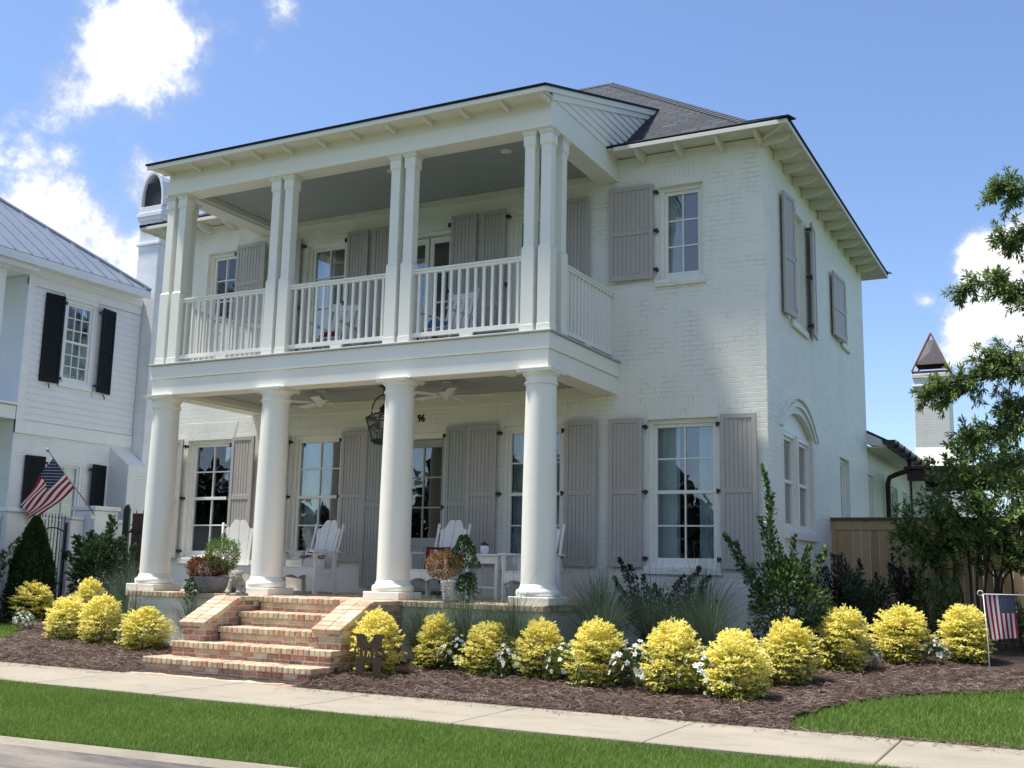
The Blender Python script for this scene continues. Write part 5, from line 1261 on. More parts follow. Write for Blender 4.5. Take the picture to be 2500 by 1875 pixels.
while x < 60: 
    mb.box(x+.005, x+1.795, -5.965, -4.565, -.12, 0); x += 1.80
struct(mb.build('sidewalk', M['sidewalk'], bevel=.008))
mb = MB(); mb.box(-60, 60, -5.96, -4.57, -.13, -.05); struct(mb.build('sidewalk_bed', M['soil']))

def kerb(x): return .075*(np.clip(x, -24, 2.5)+4.2)
for nm_ in ('curb', 'road'):
    o_ = bpy.data.objects[nm_]
    for v in o_.data.vertices:
        if v.co.y > -12: v.co.y += float(kerb(v.co.x))

# pine straw bed
EDGE = [(1.27, -4.56), (1.24, -4.25), (1.26, -4.0), (1.36, -3.5), (1.59, -3.02), (1.95, -2.53), (2.34, -2.18), (2.85, -1.86), (3.6, -1.6), (8, -1.3)]
LEFT = [(-40, -1.2), (-13.5, -1.3), (-12.43, -1.67), (-11.72, -2.23), (-11.3, -2.73), (-11.14, -3.04), (-11.2, -3.3), (-12.2, -3.9), (-14.5, -4.45), (-40, -4.5)]
RLAWN = EDGE+[(8, -4.56)]
gz = lambda y: np.clip(.07*(y+4.56), 0, .5)
def bedrise(x, y): # slight mound of straw
    return .025*np.sin(x*1.7+y)*np.sin(y*2.1+x*.6)+.02
# bed surface
bx = np.arange(-14, 9.01, .12); by = np.concatenate([np.arange(-4.56, 1.0, .12), np.arange(1, 4.3, .3)])
X, Y = np.meshgrid(bx, by); edge = np.clip((Y+4.56)/.25, 0, 1)
Z = gz(Y)+edge*(bedrise(X, Y)+.012*np.sin(X*9)*np.sin(Y*11))-.01
V = np.stack([X, Y, Z], -1).reshape(-1, 3); nx = len(bx); idx = np.arange(len(V)).reshape(len(by), nx)
F = np.stack([idx[:-1, :-1], idx[:-1, 1:], idx[1:, 1:], idx[1:, :-1]], -1).reshape(-1, 4); cxy = V[F].mean(1)
keep = ~inpoly(cxy[:, 0], cxy[:, 1], RLAWN) & ~inpoly(cxy[:, 0], cxy[:, 1], LEFT)
# the lifted bed stops at the lawn edges
struct(npmesh('mulch_bed', V, F[keep], M['soil']))
n = 110000
x = RNG.uniform(-12.5, 4.2, n); y = -4.58+(RNG.random(n)**1.5)*4.3; q_ = RNG.random(n) < .014; y = np.where(q_, -4.56-RNG.random(n)**2*.35, y)
k = ~inpoly(x, y, RLAWN) & ~inpoly(x, y, LEFT) & ~((x > PX0) & (x < PX1) & (y > PF+.05)) & ~((x > -6.8) & (x < -4.2) & (y > -4.35)) & ~((x > -6.86) & (x < -4.24) & (y < -4.33)) & (y < -.02+.0*x)
x, y = x[k], y[k]; n = len(x); a = RNG.uniform(0, np.pi*2, n)+.5*np.sin(x*3)*np.cos(y*4); L_ = RNG.uniform(.08, .20, n); w = RNG.uniform(.0016, .0036, n)
ed = np.clip((y+4.56)/.25, 0, 1); z = np.where(y < -4.57, .004, gz(y))+ed*(bedrise(x, y))+RNG.uniform(.0, .022, n)*np.where(y < -4.57, .1, 1)
d = np.stack([np.cos(a), np.sin(a), RNG.normal(0, .16, n)], 1); s = np.stack([-np.sin(a), np.cos(a), RNG.normal(0, .5, n)], 1); c = np.stack([x, y, z], 1)
bend = s*(RNG.normal(0, .18, n)*L_)[:, None]
p0 = c-d*(L_/2)[:, None]; p2 = c+d*(L_/2)[:, None]; p1 = c+bend+[0, 0, .004]
V = np.stack([p0, p1-s*w[:, None], p1+s*w[:, None], p2], 1).reshape(-1, 3); i4 = np.arange(n)*4
struct(npmesh('pine_straw', V, np.concatenate([np.stack([i4, i4+1, i4+2], 1), np.stack([i4+1, i4+3, i4+2], 1)]), M['straw']), 'stuff', 'loose brown pine straw mulch spread over the beds', 'mulch')
# lawns
def lawn(name, x, y, z, h, w, label):
    n = len(x); a = RNG.uniform(0, np.pi*2, n); lean = RNG.normal(0, .35, (n, 2))+np.array([.05, -.05])
    hh = h*RNG.uniform(.6, 1.15, n)*(1+.25*np.sin(x*2.3+y*1.1)*np.sin(y*3.1-x)); d = np.stack([np.cos(a), np.sin(a), np.zeros(n)], 1)*w
    b = np.stack([x, y, z], 1); t = b+np.stack([lean[:, 0]*hh, lean[:, 1]*hh, hh], 1); m = b+np.stack([lean[:, 0]*hh*.25, lean[:, 1]*hh*.25, hh*.55], 1)
    V = np.stack([b-d, b+d, m+d*.8, m-d*.8, t], 1).reshape(-1, 3); i = np.arange(n)*5
    F = np.concatenate([np.stack([i, i+1, i+2], 1), np.stack([i, i+2, i+3], 1), np.stack([i+3, i+2, i+4], 1)])
    return struct(npmesh(name, V, F, M['grassblade']), 'stuff', label, 'grass')
n = 300000; x = RNG.uniform(-13, 5.5, n); y = -5.95-RNG.random(n)*(2.435-kerb(x)); 
kk = (x < 3.68+ (y+14.6)*.12+.6) & (x > 3.68-(y+14.6)*1.35-1.0); x, y = x[kk], y[kk]
ex_ = RNG.uniform(-12, 5, 5000); x = np.concatenate([x, ex_]); y = np.concatenate([y, -5.965+np.abs(RNG.normal(0, .022, 5000))*(.5+.5*np.sin(ex_*7))**2])
lawn('verge_grass', x, y, -.012*(-4.56-y)-.03, .052, .0022, 'mown green grass strip between the sidewalk and the curb')
n = 90000; x = RNG.uniform(1.1, 6, n); y = RNG.uniform(-4.57, -1.2, n); k = inpoly(x, y, RLAWN) & (x < 4.6); x, y = x[k], y[k]
lawn('side_lawn', x, y, gz(y)-.03, .06, .0028, 'mown green lawn curving in at the right, inside the sidewalk')
n = 60000; x = RNG.uniform(-19, -11, n); y = RNG.uniform(-4.57, -.9, n); k = inpoly(x, y, LEFT); x, y = x[k], y[k]
lawn('neighbour_lawn', x, y, gz(y)-.03, .06, .004, 'green lawn corner at the far left beyond the mulch')
# distant wood behind the camera side, seen only as reflections and from other viewpoints
n = 26000; x = RNG.uniform(-110, 60, n); hgt = 8+3.5*np.sin(x*.13)+1.5*np.sin(x*.41+1); z = RNG.random(n)**.8*hgt; y = -70+RNG.normal(0, 3, n); a = RNG.normal(0, 1, (n, 3))
wd = leafcloud('far_woodland', np.stack([x, y, z], 1), a, RNG.uniform(.8, 1.6, n), M['woodgreen'], None, .8); struct(wd, 'stuff', 'far dark line of trees across the street', 'woodland')

# ================================================================== shrubs
def shrub_mesh(seed):
    g = np.random.default_rng(seed); C = []; D = []; mi = []; nb = 125
    ph = g.uniform(0, 6.28, 4)
    for b in range(nb):
        u = (b+.5)/nb; zz = .04+.88*u**.92; a = b*2.39996+g.normal(0, .35)
        prof = math.sin(math.pi*min(1, (u*.74+.21)))**.62; R = .47*prof*(1+g.normal(0, .10))*(1+.10*math.sin(2*a+ph[0])+.10*math.sin(3*a+ph[1]+u*5))
        tip = np.array([math.cos(a)*R, math.sin(a)*R, zz+.03*u+g.normal(0, .015)]); root = np.array([math.cos(a)*.02, math.sin(a)*.02, zz*.80]); L_ = np.linalg.norm(tip-root)
        axis = (tip-root)/max(L_, 1e-6); sidev = np.cross(axis, [0, 0, 1]); sidev /= np.linalg.norm(sidev)+1e-9
        for tw in range(5):      # flat side twigs
            s0 = .35+.14*tw+g.normal(0, .03); b0 = root+(tip-root)*s0; sd = (-1)**tw; td = axis*.75+sidev*sd*(.75 if tw < 4 else .05)+[0, 0, .05]; tl = (.17-.02*tw)*(L_/.4+.25)
            m = 11
            for k in range(m):
                q = k/(m-1); p = b0+td*tl*q+g.normal(0, .006, 3)+[0, 0, -.02*q*q]; C.append(p); D.append(td+sidev*((-1)**k)*.9+g.normal(0, .25, 3))
                f = s0+q*.35
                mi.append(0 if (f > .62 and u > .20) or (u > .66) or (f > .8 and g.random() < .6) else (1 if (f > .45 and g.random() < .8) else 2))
    for b in range(16):
        a = g.uniform(0, 6.28); r0 = g.uniform(0, .18); hgt = g.uniform(.06, .15)
        for k in range(12): s = k/12; C.append([math.cos(a)*r0*(1+s*.5), math.sin(a)*r0*(1+s*.5), .90+s*hgt-.45*r0]); D.append([g.normal(0, 1), g.normal(0, 1), .6]); mi.append(0)
    return np.array(C), np.array(D), np.array(mi)
protos = []
SH = [(-12.99, -1.02, .248, .74, .72, 'golden yellow shrub at the far left end of the row, under the dark conical evergreen'),
      (-10.29, -2.53, .142, .70, .76, 'golden yellow shrub second from the left in the row left of the steps'),
      (-9.25, -2.78, .123, .66, .74, 'golden yellow shrub directly in front of the leftmost round column'),
      (-8.06, -3.09, .103, .66, .68, 'golden yellow shrub standing nearest the left side of the brick steps'),
      (-12.32, -.38, .290, .62, .80, 'golden yellow shrub set back behind the others at far left, below the broadleaf bush'),
      (-3.86, -3.58, .07, .64, .78, 'golden yellow shrub directly behind the rusty letter sign'),
      (-3.40, -2.90, .116, .60, .68, 'golden yellow shrub just right of the rusty letter sign'),
      (-2.60, -3.08, .103, .62, .74, 'golden yellow shrub third to the right of the steps, left of the rightmost column'),
      (-1.96, -3.02, .107, .60, .74, 'golden yellow shrub in front of the rightmost round column'),
      (-1.18, -3.12, .100, .60, .77, 'golden yellow shrub just right of the rightmost column, white flowers on its right'),
      (-.24, -3.24, .091, .66, .76, 'golden yellow shrub between two clumps of white flowers, below the right window'),
      (.51, -3.35, .084, .70, .74, 'golden yellow shrub standing farthest forward, nearest the sidewalk'),
      (.72, -2.12, .170, .68, .74, 'golden yellow shrub just behind and right of the one nearest the sidewalk'),
      (1.07, -.95, .252, .72, .74, 'golden yellow shrub below the tall dark bush at the house corner'),
      (1.65, -.17, .307, .74, .75, 'golden yellow shrub in front of the board fence, second from the right end'),
      (2.35, .33, .342, .68, .80, 'golden yellow shrub at the right end of the row, left of the garden flag')]
for i in range(4):
    C, D, mi = shrub_mesh(40+i); sz = RNG.uniform(.040, .072, len(C))
    rt = thing('golden_shrub', '', 'shrub', (0, 0, 0), group='golden yellow shrubs lining the beds')
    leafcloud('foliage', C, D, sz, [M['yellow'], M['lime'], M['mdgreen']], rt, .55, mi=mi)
    mb = MB()
    for k in range(6): a = k*1.1; mb.tube([(0.01*math.cos(a), .01*math.sin(a), -.06), (.05*math.cos(a), .05*math.sin(a), .2), (.12*math.cos(a), .12*math.sin(a), .5)], [.009, .007, .003], 5)
    mb.build('stem', M['bark_dark'], rt); protos.append(rt)
for i, (x, y, z, w, h, lab) in enumerate(SH):
    src = protos[i % 4]; o = src if i < 4 else dup(src)
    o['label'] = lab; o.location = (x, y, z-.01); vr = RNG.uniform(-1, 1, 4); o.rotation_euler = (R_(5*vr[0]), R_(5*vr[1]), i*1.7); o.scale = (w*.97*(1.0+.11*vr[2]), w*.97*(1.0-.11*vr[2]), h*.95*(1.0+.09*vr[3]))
# white flowering clumps
def flower_mesh(seed):
    g = np.random.default_rng(seed); n = 420; a = g.normal(0, 1, (n, 3)); a /= np.linalg.norm(a, axis=1)[:, None]; a[:, 2] = np.abs(a[:, 2])
    C = a*np.array([.22, .22, .32])*(.45+.55*g.random((n, 1))); return C, a
FL = [(-3.02, -2.85, 'white flowering plant between the two golden shrubs right of the letter sign'), (-2.30, -2.95, 'white flowering plant left of the golden shrub by the rightmost column'), (-1.56, -2.95, 'white flowering plant between the golden shrubs just right of the rightmost column'),
      (-.70, -3.0, 'tall clump of white flowers between two golden shrubs below the right window'), (.14, -3.1, 'white flowering plant left of the golden shrub nearest the sidewalk'), (1.33, -.72, 'small white flowering plant between golden shrubs near the fence'), (2.02, -.10, 'small white flowering plant between the two rightmost golden shrubs'),
      (-11.9, -1.9, 'small white flowering plant among the golden shrubs at the far left'), (-8.62, -2.72, 'small white flowering plant between the golden shrubs left of the steps'), (-3.5, -2.35, 'white flowering plant against the brick side of the steps'), (-2.95, -2.20, 'white flowering plant close to the white porch foundation')]
fprot = []
for i in range(3):
    C, D = flower_mesh(70+i); rt = thing('flowering_plant', '', 'flowers', (0, 0, 0), group='white flowering plants between the shrubs')
    leafcloud('leaves', C, D, RNG.uniform(.035, .055, len(C)), M['mdgreen' if i else 'dkgreen'], rt, .5)
    g = np.random.default_rng(90+i); P = []; Fc = []
    for k in range(70):
        a = g.normal(0, 1, 3); a /= np.linalg.norm(a); a[2] = abs(a[2])*.8+.15; c = a*np.array([.24, .24, .34])*g.uniform(.85, 1.1); nrm = Vector(a+g.normal(0, .3, 3)).normalized(); q = nrm.to_track_quat('Z', 'X').to_matrix()
        for p in range(5):
            an = p*2*math.pi/5; r = .024; b0 = len(P)
            for (rr, da) in ((.002, 0), (r*.8, -.5), (r*1.1, 0), (r*.8, .5)):
                v = q @ Vector((rr*math.cos(an+da), rr*math.sin(an+da), .003)); P.append((c[0]+v.x, c[1]+v.y, c[2]+v.z))
            Fc.append((b0, b0+1, b0+2, b0+3))
    npmesh('blossoms', P, Fc, M['petal'], rt)
    mb = MB()
    for k in range(5): a = k*1.3; mb.tube([(0, 0, -.04), (.1*math.cos(a), .1*math.sin(a), .22)], .003, 4)
    mb.build('stem', M['mdgreen'], rt); fprot.append(rt)
for i, (x, y, lab) in enumerate(FL):
    src = fprot[i % 3]; o = src if i < 3 else dup(src); s = 1.35 if i in (3, 4) else (.8 if i in (5, 6, 7, 8) else 1.15)
    o['label'] = lab; o.location = (x, y-.12, float(gz(y))+.05); o.rotation_euler = (0, 0, i*2.1); o.scale = (s, s, s)
# ornamental grasses
def grass_mesh(seed, n=700, h=1.05, spread=.92):
    g = np.random.default_rng(seed); a = g.uniform(0, 2*np.pi, n); L_ = h*g.uniform(.55, 1.1, n); sp_ = spread*g.random(n)**.7; k = 6; V = []; F = []
    t = np.linspace(0, 1, k); r0 = .05*np.sqrt(g.random(n)); w = g.uniform(.0020, .0034, n)
    R = r0[:, None]+sp_[:, None]*(t[None]**1.9); Z = L_[:, None]*(t[None]*(1-.18*sp_[:, None]*t[None]**2/ .6)); da = g.normal(0, .15, n)[:, None]*t[None]**2
    Xc = R*np.cos(a[:, None]+da); Yc = R*np.sin(a[:, None]+da); sx = -np.sin(a)[:, None]; sy = np.cos(a)[:, None]; ww = w[:, None]*(1-t[None]*.8)
    A_ = np.stack([Xc-sx*ww, Yc-sy*ww, Z], -1); B_ = np.stack([Xc+sx*ww, Yc+sy*ww, Z], -1); V = np.stack([A_, B_], 2).reshape(-1, 3); base = np.arange(n)[:, None]*k*2+np.arange(k-1)[None]*2; base = base.ravel()
    return V, np.stack([base, base+1, base+3, base+2], 1)
GR = [(-2.72, -2.80, .85, 'blue-green ornamental grass on the foundation midway between the third and fourth columns'), (-1.35, -2.55, .9, 'ornamental grass just behind the golden shrub right of the rightmost column'), (-.10, -2.35, .9, 'ornamental grass behind the white flowers left of the tall dark bush'),(-3.72, -2.02-.75, .9, 'blue-green ornamental grass against the white foundation just right of the brick steps'), (-3.05, -2.85, .95, 'blue-green ornamental grass on the foundation between the third and fourth columns, left one'), (-2.35, -2.85, 1.0, 'blue-green ornamental grass in front of the foundation corner at the rightmost column'),
      (-1.55, -2.20, 1.1, 'large ornamental grass right of the rightmost column with tall seed stalks'), (-.95, -1.9, 1.05, 'ornamental grass in front of the dark red-leaved shrub'), (-.35, -1.95, 1.05, 'ornamental grass below the right window, left of the tall dark bush'), (-1.85, -1.35, 1.1, 'ornamental grass close to the house wall behind the rightmost column'), (-.55, -1.1, 1.15, 'ornamental grass against the wall at the right of the dark red-leaved shrub'),
      (-7.35, -2.95, .85, 'ornamental grass beside the left cheek wall of the steps'), (-8.55, -2.85, .8, 'sparse ornamental grass on the foundation below the leftmost columns'), (-9.9, -1.75, 1.0, 'ornamental grass left of the leftmost column'), (-10.9, -.75, 1.0, 'ornamental grass at the far left corner of the house')]
gprot = []
for i in range(3):
    V, F = grass_mesh(20+i); rt = thing('fountain_plant', '', 'plant', (0, 0, 0), group='ornamental grass clumps beside the porch'); npmesh('blades', V, F, M['bluegrass'], rt)
    V, F = grass_mesh(30+i, 46, 1.35, .55); npmesh('seed_stalks', V*np.array([1, 1, 1]), F, M['bluegrass'], rt); gprot.append(rt)
for i, (x, y, s, lab) in enumerate(GR):
    src = gprot[i % 3]; o = src if i < 3 else dup(src); o['label'] = lab; o.location = (x, y, float(gz(y))); o.rotation_euler = (0, 0, i*1.3); o.scale = (s*1.0, s*1.0, s*1.08)

# bushes grown from branch skeletons
def branches(g, base, targets, segs=6, wob=.05):
    out = []
    for t in targets:
        p = np.array(base, float)+g.normal(0, .03, 3)*[1, 1, 0]; q = np.array(t, float); mid = p*.5+q*.5+np.array([0, 0, .1*np.linalg.norm(q-p)]); pts = []
        for i in range(segs+1):
            s = i/segs; b = p*(1-s)**2+mid*2*s*(1-s)+q*s*s; pts.append(b+g.normal(0, wob, 3)*min(s, .8)*(s < .99))
        out.append(np.array(pts))
    return out
def bush(name, label, cat, base, targets, mat, size, dens, spread, aspect=.5, barkm='bark_dark', r0=.012, start=.25, seed=1, fill=None, stemname='stem', segs=6, wob=.04, droop=.0, group=None):
    g = np.random.default_rng(seed); rt = thing(name, label, cat, tuple(base), group=group); br = branches(g, (0, 0, 0), [np.array(t)-np.array(base) for t in targets], segs, wob)
    mb = MB(); C = []; D = []
    for pts in br:
        n = len(pts); mb.tube([tuple(p) for p in pts], [r0*(1-.8*i/(n-1))+.0015 for i in range(n)], 6)
        Lb = sum(np.linalg.norm(pts[i+1]-pts[i]) for i in range(n-1)); m = int(dens*Lb)
        for k in range(m):
            s = start+(1-start)*g.random()**.8; f = s*(n-1); i = min(int(f), n-2); p = pts[i]+(pts[i+1]-pts[i])*(f-i); ax = pts[i+1]-pts[i]; ax = ax/(np.linalg.norm(ax)+1e-9)
            rr = spread*(.25+.75*math.sin(math.pi*min(1, .15+.85*s)))*(1.0 if s < .9 else .6); o = g.normal(0, 1, 3); o -= ax*o.dot(ax)*.5; o /= np.linalg.norm(o)+1e-9
            C.append(p+o*rr*g.random()**.7); D.append(o*.8+ax*.8+[0, 0, .3-droop])
    mb.build(stemname, M[barkm], rt, smooth=True)
    if fill is not None:
        n, cc, rad = fill; a = g.normal(0, 1, (n, 3)); a /= np.linalg.norm(a, axis=1)[:, None]; q = np.array(cc)-np.array(base)+a*np.array(rad)*(.35+.65*g.random((n, 1))**.6)*(1+.22*np.sin(a[:, :1]*6+seed)*np.cos(a[:, 2:]*5)); C += list(q); D += list(a+[0, 0, .3])
    C = np.array(C); leafcloud('foliage', C, np.array(D), g.uniform(.7, 1.25, len(C))*size, M[mat] if isinstance(mat, str) else [M[k] for k in mat], rt, aspect, mi=None if isinstance(mat, str) else (g.random(len(C)) < .35).astype(int))
    return rt
# tall bush at the house corner
gb = .30
bush('broadleaf_bush', 'tall dark glossy-leaved bush with loose upright shoots at the right front corner of the house', 'bush', (.42, -.95, .25),
     [(.16, -.95, 2.68), (.24, -1.0, 2.3), (.10, -.9, 2.05), (-.32, -1.0, 1.82), (-.15, -1.1, 1.72), (.55, -1.0, 1.80), (.92, -1.0, 1.66), (.72, -.85, 1.75), (.4, -1.1, 1.7)],
     ('dkgreen', 'mdgreen'), .070, 100, .06, .5, seed=3, fill=(3600, (.43, -.95, 1.0), (.47, .42, .56)), start=.42)
bush('loropetalum', 'low dark red-leaved shrub with wispy arching twigs by the wall, left of the right window', 'shrub', (-1.10, -1.25, .22),
     [(-1.68, -1.2, 1.50), (-1.50, -1.3, 1.42), (-1.75, -1.2, 1.26), (-1.35, -1.2, 1.30), (-1.15, -1.3, 1.18), (-.80, -1.2, 1.30), (-.60, -1.2, 1.42), (-.45, -1.25, 1.30), (-.65, -1.3, 1.15), (-1.45, -1.3, 1.05), (-.40, -1.2, 1.0), (-1.65, -1.25, 1.0), (-1.0, -1.2, 1.0)],
     'purple', .045, 260, .08, .5, seed=5, start=.3, r0=.005, segs=8, wob=.03, fill=(1300, (-1.1, -1.25, .78), (.48, .25, .36)))
# shrubs along the fence
for i, (x, y, h, w, m, lab) in enumerate([(.45, 2.6, 1.15, .42, 'purple', 'dark purple-green shrub against the fence, nearest the house'), (.85, 2.3, .95, .38, 'dkgreen', 'low dark green shrub before the fence, second from the house'), (1.28, 2.7, 1.2, .40, 'purple', 'upright dark purplish shrub in the middle of the fence planting'), (1.72, 2.6, 1.0, .42, 'mdgreen', 'green feathery shrub beside the dark fence post'), (.55, .55, .60, .40, 'dkgreen', 'low dark shrub at the foot of the house corner'), (2.95, 1.4, .75, .60, 'dkgreen', 'spreading dark green shrub behind the garden flag'), (3.6, 1.2, .75, .60, 'dkgreen', 'spreading dark green shrub at the right picture edge')]):
    g0 = float(gz(y)); g = np.random.default_rng(200+i)
    T = [(x+g.uniform(-1, 1)*w, y+g.uniform(-.3, .3), g0+h*g.uniform(.6, 1.05)) for _ in range(14)]
    bush('border_shrub', lab, 'shrub', (x, y, g0), T, m, .055, 130, .07, .42, seed=210+i, start=.25, fill=(900, (x, y, g0+h*.42), (w*.9, .35, h*.42)), group='dark shrubs along the fence')
# left group
bush('broadleaf_bush', 'dark green broadleaf bush in front of the white courtyard pier at the left', 'bush', (-13.0, .50, .35),
     [(-12.95, .62, 2.18), (-12.98, .6, 1.9), (-13.3, .1, 1.75), (-13.15, .3, 1.85), (-12.8, .75, 1.75), (-13.45, .0, 1.45), (-12.6, .9, 1.6), (-13.3, .2, 1.2), (-12.6, .8, 1.2)], 'dkgreen', .10, 110, .14, .55, seed=9, start=.3, fill=(2600, (-13.0, .45, 1.10), (.52, .52, .72)))
bush('border_shrub', 'dull purplish shrub between the broadleaf bush and the leftmost column', 'shrub', (-12.0, .25, .33),
     [(-12.2+.09*i, .1+.1*(i % 4), 1.15+.3*((i*7) % 5)/5) for i in range(10)], 'purple', .05, 150, .09, .45, seed=12, fill=(1200, (-11.9, .2, .85), (.55, .35, .45)))
bush('border_shrub', 'dark shrub cut off by the left picture edge', 'shrub', (-13.7, -1.75, .2), [(-13.9+.08*i, -1.9+.09*i, 1.3+.55*((i*5) % 7)/7) for i in range(9)], 'dkgreen', .07, 120, .10, .5, seed=14, fill=(1500, (-13.8, -1.8, .95), (.42, .5, .7)))
# arborvitae
rt = thing('conical_evergreen', 'dense dark green conical evergreen in front of the neighbour courtyard wall', 'evergreen tree', (-13.33, -.80, .25))
n = 15000; u = RNG.random(n)**.8; a = RNG.uniform(0, 2*np.pi, n); prof = (1-u**2.6)*.37+.02; r = prof*(.80+.25*RNG.random(n))*(1+.10*np.sin(a*5+u*9)+.06*np.sin(a*11-u*17)); C = np.stack([r*np.cos(a), r*np.sin(a), .02+1.80*u], 1); D = np.stack([np.cos(a)*.5, np.sin(a)*.5, np.full(n, 1.0)], 1)
leafcloud('foliage', C, D, RNG.uniform(.05, .09, n), M['cedargreen'], rt, .35, jitter=.3)
mb = MB(); mb.tube([(0, 0, -.1), (0, 0, 1.6)], [.05, .01], 8); mb.build('trunk', M['bark_dark'], rt)

# small multi-stem tree before the fence
def tree(name, label, base, stems, subs, mat, size, aspect, per, spread, seed, r0, barkm='bark', droop=0, fillc=None, loc_label=None):
    g = np.random.default_rng(seed); rt = thing(name, label, 'tree', tuple(base)); B = np.array(base); mb = MB(); tips = []
    for st in stems:
        pts = [np.array(p)-B for p in st]; P = []
        for i in range(len(pts)-1):
            for s in np.linspace(0, 1, 5)[:-1]: P.append(pts[i]*(1-s)+pts[i+1]*s+g.normal(0, .012, 3))
        P.append(pts[-1]); n = len(P); mb.tube([tuple(p) for p in P], [max(.004, r0*(1-.85*i/(n-1))) for i in range(n)], 8); 
        for k in range(subs):
            f = g.uniform(.45, 1)*(n-1); i = min(int(f), n-2); p = P[i]; ax = P[i+1]-P[i]; ax /= np.linalg.norm(ax)+1e-9
            d = ax*.7+g.normal(0, .6, 3)+[0, 0, .12-droop]; d /= np.linalg.norm(d); ln = spread*g.uniform(.5, 1.1); q1 = p+d*ln*.5+g.normal(0, .03, 3); q2 = p+d*ln+[0, 0, -droop*ln*.4]
            mb.tube([tuple(p), tuple(q1), tuple(q2)], [.006, .004, .002], 5); tips.append((p, q1, q2))
    mb.build('trunk', M[barkm], rt, smooth=True); C = []; D = []
    for p, q1, q2 in tips:
        for k in range(per):
            s = g.random()**.7; b = (p*(1-2*s)+q1*2*s) if s < .5 else (q1*(2-2*s)+q2*(2*s-1)); ax = (q2-p); ax = ax/(np.linalg.norm(ax)+1e-9); o = g.normal(0, 1, 3); o /= np.linalg.norm(o)
            C.append(b+o*.015); D.append(o*.75+ax*.75+[0, 0, -droop])
    if fillc:
        for (n, cc, rad) in fillc:
            a = g.normal(0, 1, (n, 3)); a /= np.linalg.norm(a, axis=1)[:, None]; q = np.array(cc)-B+a*np.array(rad)*(g.random((n, 1))**.5)*(1+.25*np.sin(a[:, :1]*7)*np.cos(a[:, 2:]*6)); C += list(q); D += list(a*.6+g.normal(0, .5, (n, 3))+[0, 0, -droop])
    C = np.array(C); mats = [M[m] for m in mat]; leafcloud('crown', C, np.array(D), g.uniform(.7, 1.2, len(C))*size, mats, rt, aspect, mi=(g.random(len(C)) < .3).astype(int) if len(mats) > 1 else None)
    return rt
b1 = (2.35, 2.95, .48)
S1 = []
gg = np.random.default_rng(77)
for tx, tz, ty in [(1.35, 2.1, 2.8), (1.5, 1.85, 2.7), (1.7, 2.6, 2.9), (1.95, 3.1, 2.9), (2.2, 3.4, 3.0), (2.5, 3.6, 2.9), (2.8, 3.5, 2.9), (3.1, 3.3, 2.9), (3.3, 2.7, 3.0), (3.2, 2.1, 2.8), (2.4, 2.4, 2.6), (2.8, 2.6, 2.6), (2.0, 2.2, 2.6)]:
    bx_ = 2.0+.055*len(S1)+gg.normal(0, .04); S1.append([(bx_, 2.95, .48), (bx_+(tx-2.35)*.25, 2.95, 1.35), (tx*.6+bx_*.4, ty, 1.35+(tz-1.35)*.55), (tx, ty, tz)])
tree('small_tree', 'bushy multi-stemmed broadleaf tree growing in front of the board fence at the right', b1, S1, 22, ('oakgreen', 'mdgreen'), .10, .40, 40, .46, 21, .024, 'bark_dark', .1, fillc=[(400, (2.5, 2.85, 2.85), (1.0, .45, .8)), (300, (1.75, 2.8, 2.3), (.45, .3, .5)), (300, (3.2, 2.8, 2.8), (.45, .4, .8))])
b2 = (4.6, .6, .35)
def lim(*p): return [(4.6, .6, 2.2)]+[q for q in p]
S2 = [[(4.6, .6, .3), (4.62, .62, 3.5), (4.55, .6, 7.8)]]
limbs = [[(4.6, .6, 5.6), (3.9, .55, 6.3), (3.2, .5, 6.42), (2.98, .5, 6.40)], [(4.6, .6, 5.2), (3.9, .5, 5.65), (3.3, .5, 5.78), (3.02, .5, 5.74)],
         [(4.6, .6, 4.4), (3.9, .5, 4.85), (3.2, .5, 5.05), (2.8, .5, 5.2), (2.45, .5, 5.08)], [(4.6, .6, 4.3), (3.9, .55, 4.75), (3.3, .55, 4.9), (2.9, .5, 5.12)],
         [(4.6, .6, 3.6), (3.9, .5, 4.05), (3.2, .5, 4.12), (2.6, .5, 3.95), (2.2, .45, 3.85), (1.92, .45, 3.72)], [(4.6, .6, 3.5), (3.8, .4, 3.95), (3.1, .5, 3.98), (2.55, .6, 3.90), (2.2, .6, 3.70)], [(4.6, .6, 3.7), (3.8, .4, 4.2), (3.1, .5, 4.22), (2.7, .5, 4.12)],
         [(4.6, .6, 2.9), (3.8, .5, 3.2), (3.2, .55, 3.3), (2.7, .55, 3.22), (2.4, .6, 3.15)], [(4.6, .6, 2.7), (3.8, .6, 2.95), (3.1, .6, 2.85), (2.7, .6, 2.75)], [(4.6, .6, 3.1), (3.9, .6, 3.45), (3.2, .6, 3.55), (2.9, .6, 3.5)],
         [(4.6, .6, 6.5), (4.2, .5, 7.2), (3.7, .5, 7.5)], [(4.6, .6, 6), (5.3, .7, 6.6), (5.9, .8, 6.8)], [(4.6, .6, 4.6), (5.4, .8, 5.0), (6.2, 1, 5.2)], [(4.6, .6, 3.4), (5.4, .6, 3.8), (6.2, .5, 3.9)], [(4.6, .6, 5), (4.7, 1.6, 5.4), (4.8, 2.4, 5.6)], [(4.6, .6, 7.2), (4.9, .8, 8), (4.8, .8, 8.6)]]
tree('oak_tree', 'oak with long narrow leaves whose branches reach in from the right picture edge', b2, S2+limbs, 40, ('oakgreen', 'mdgreen'), .088, .25, 50, .29, 31, .03, 'bark', .12)
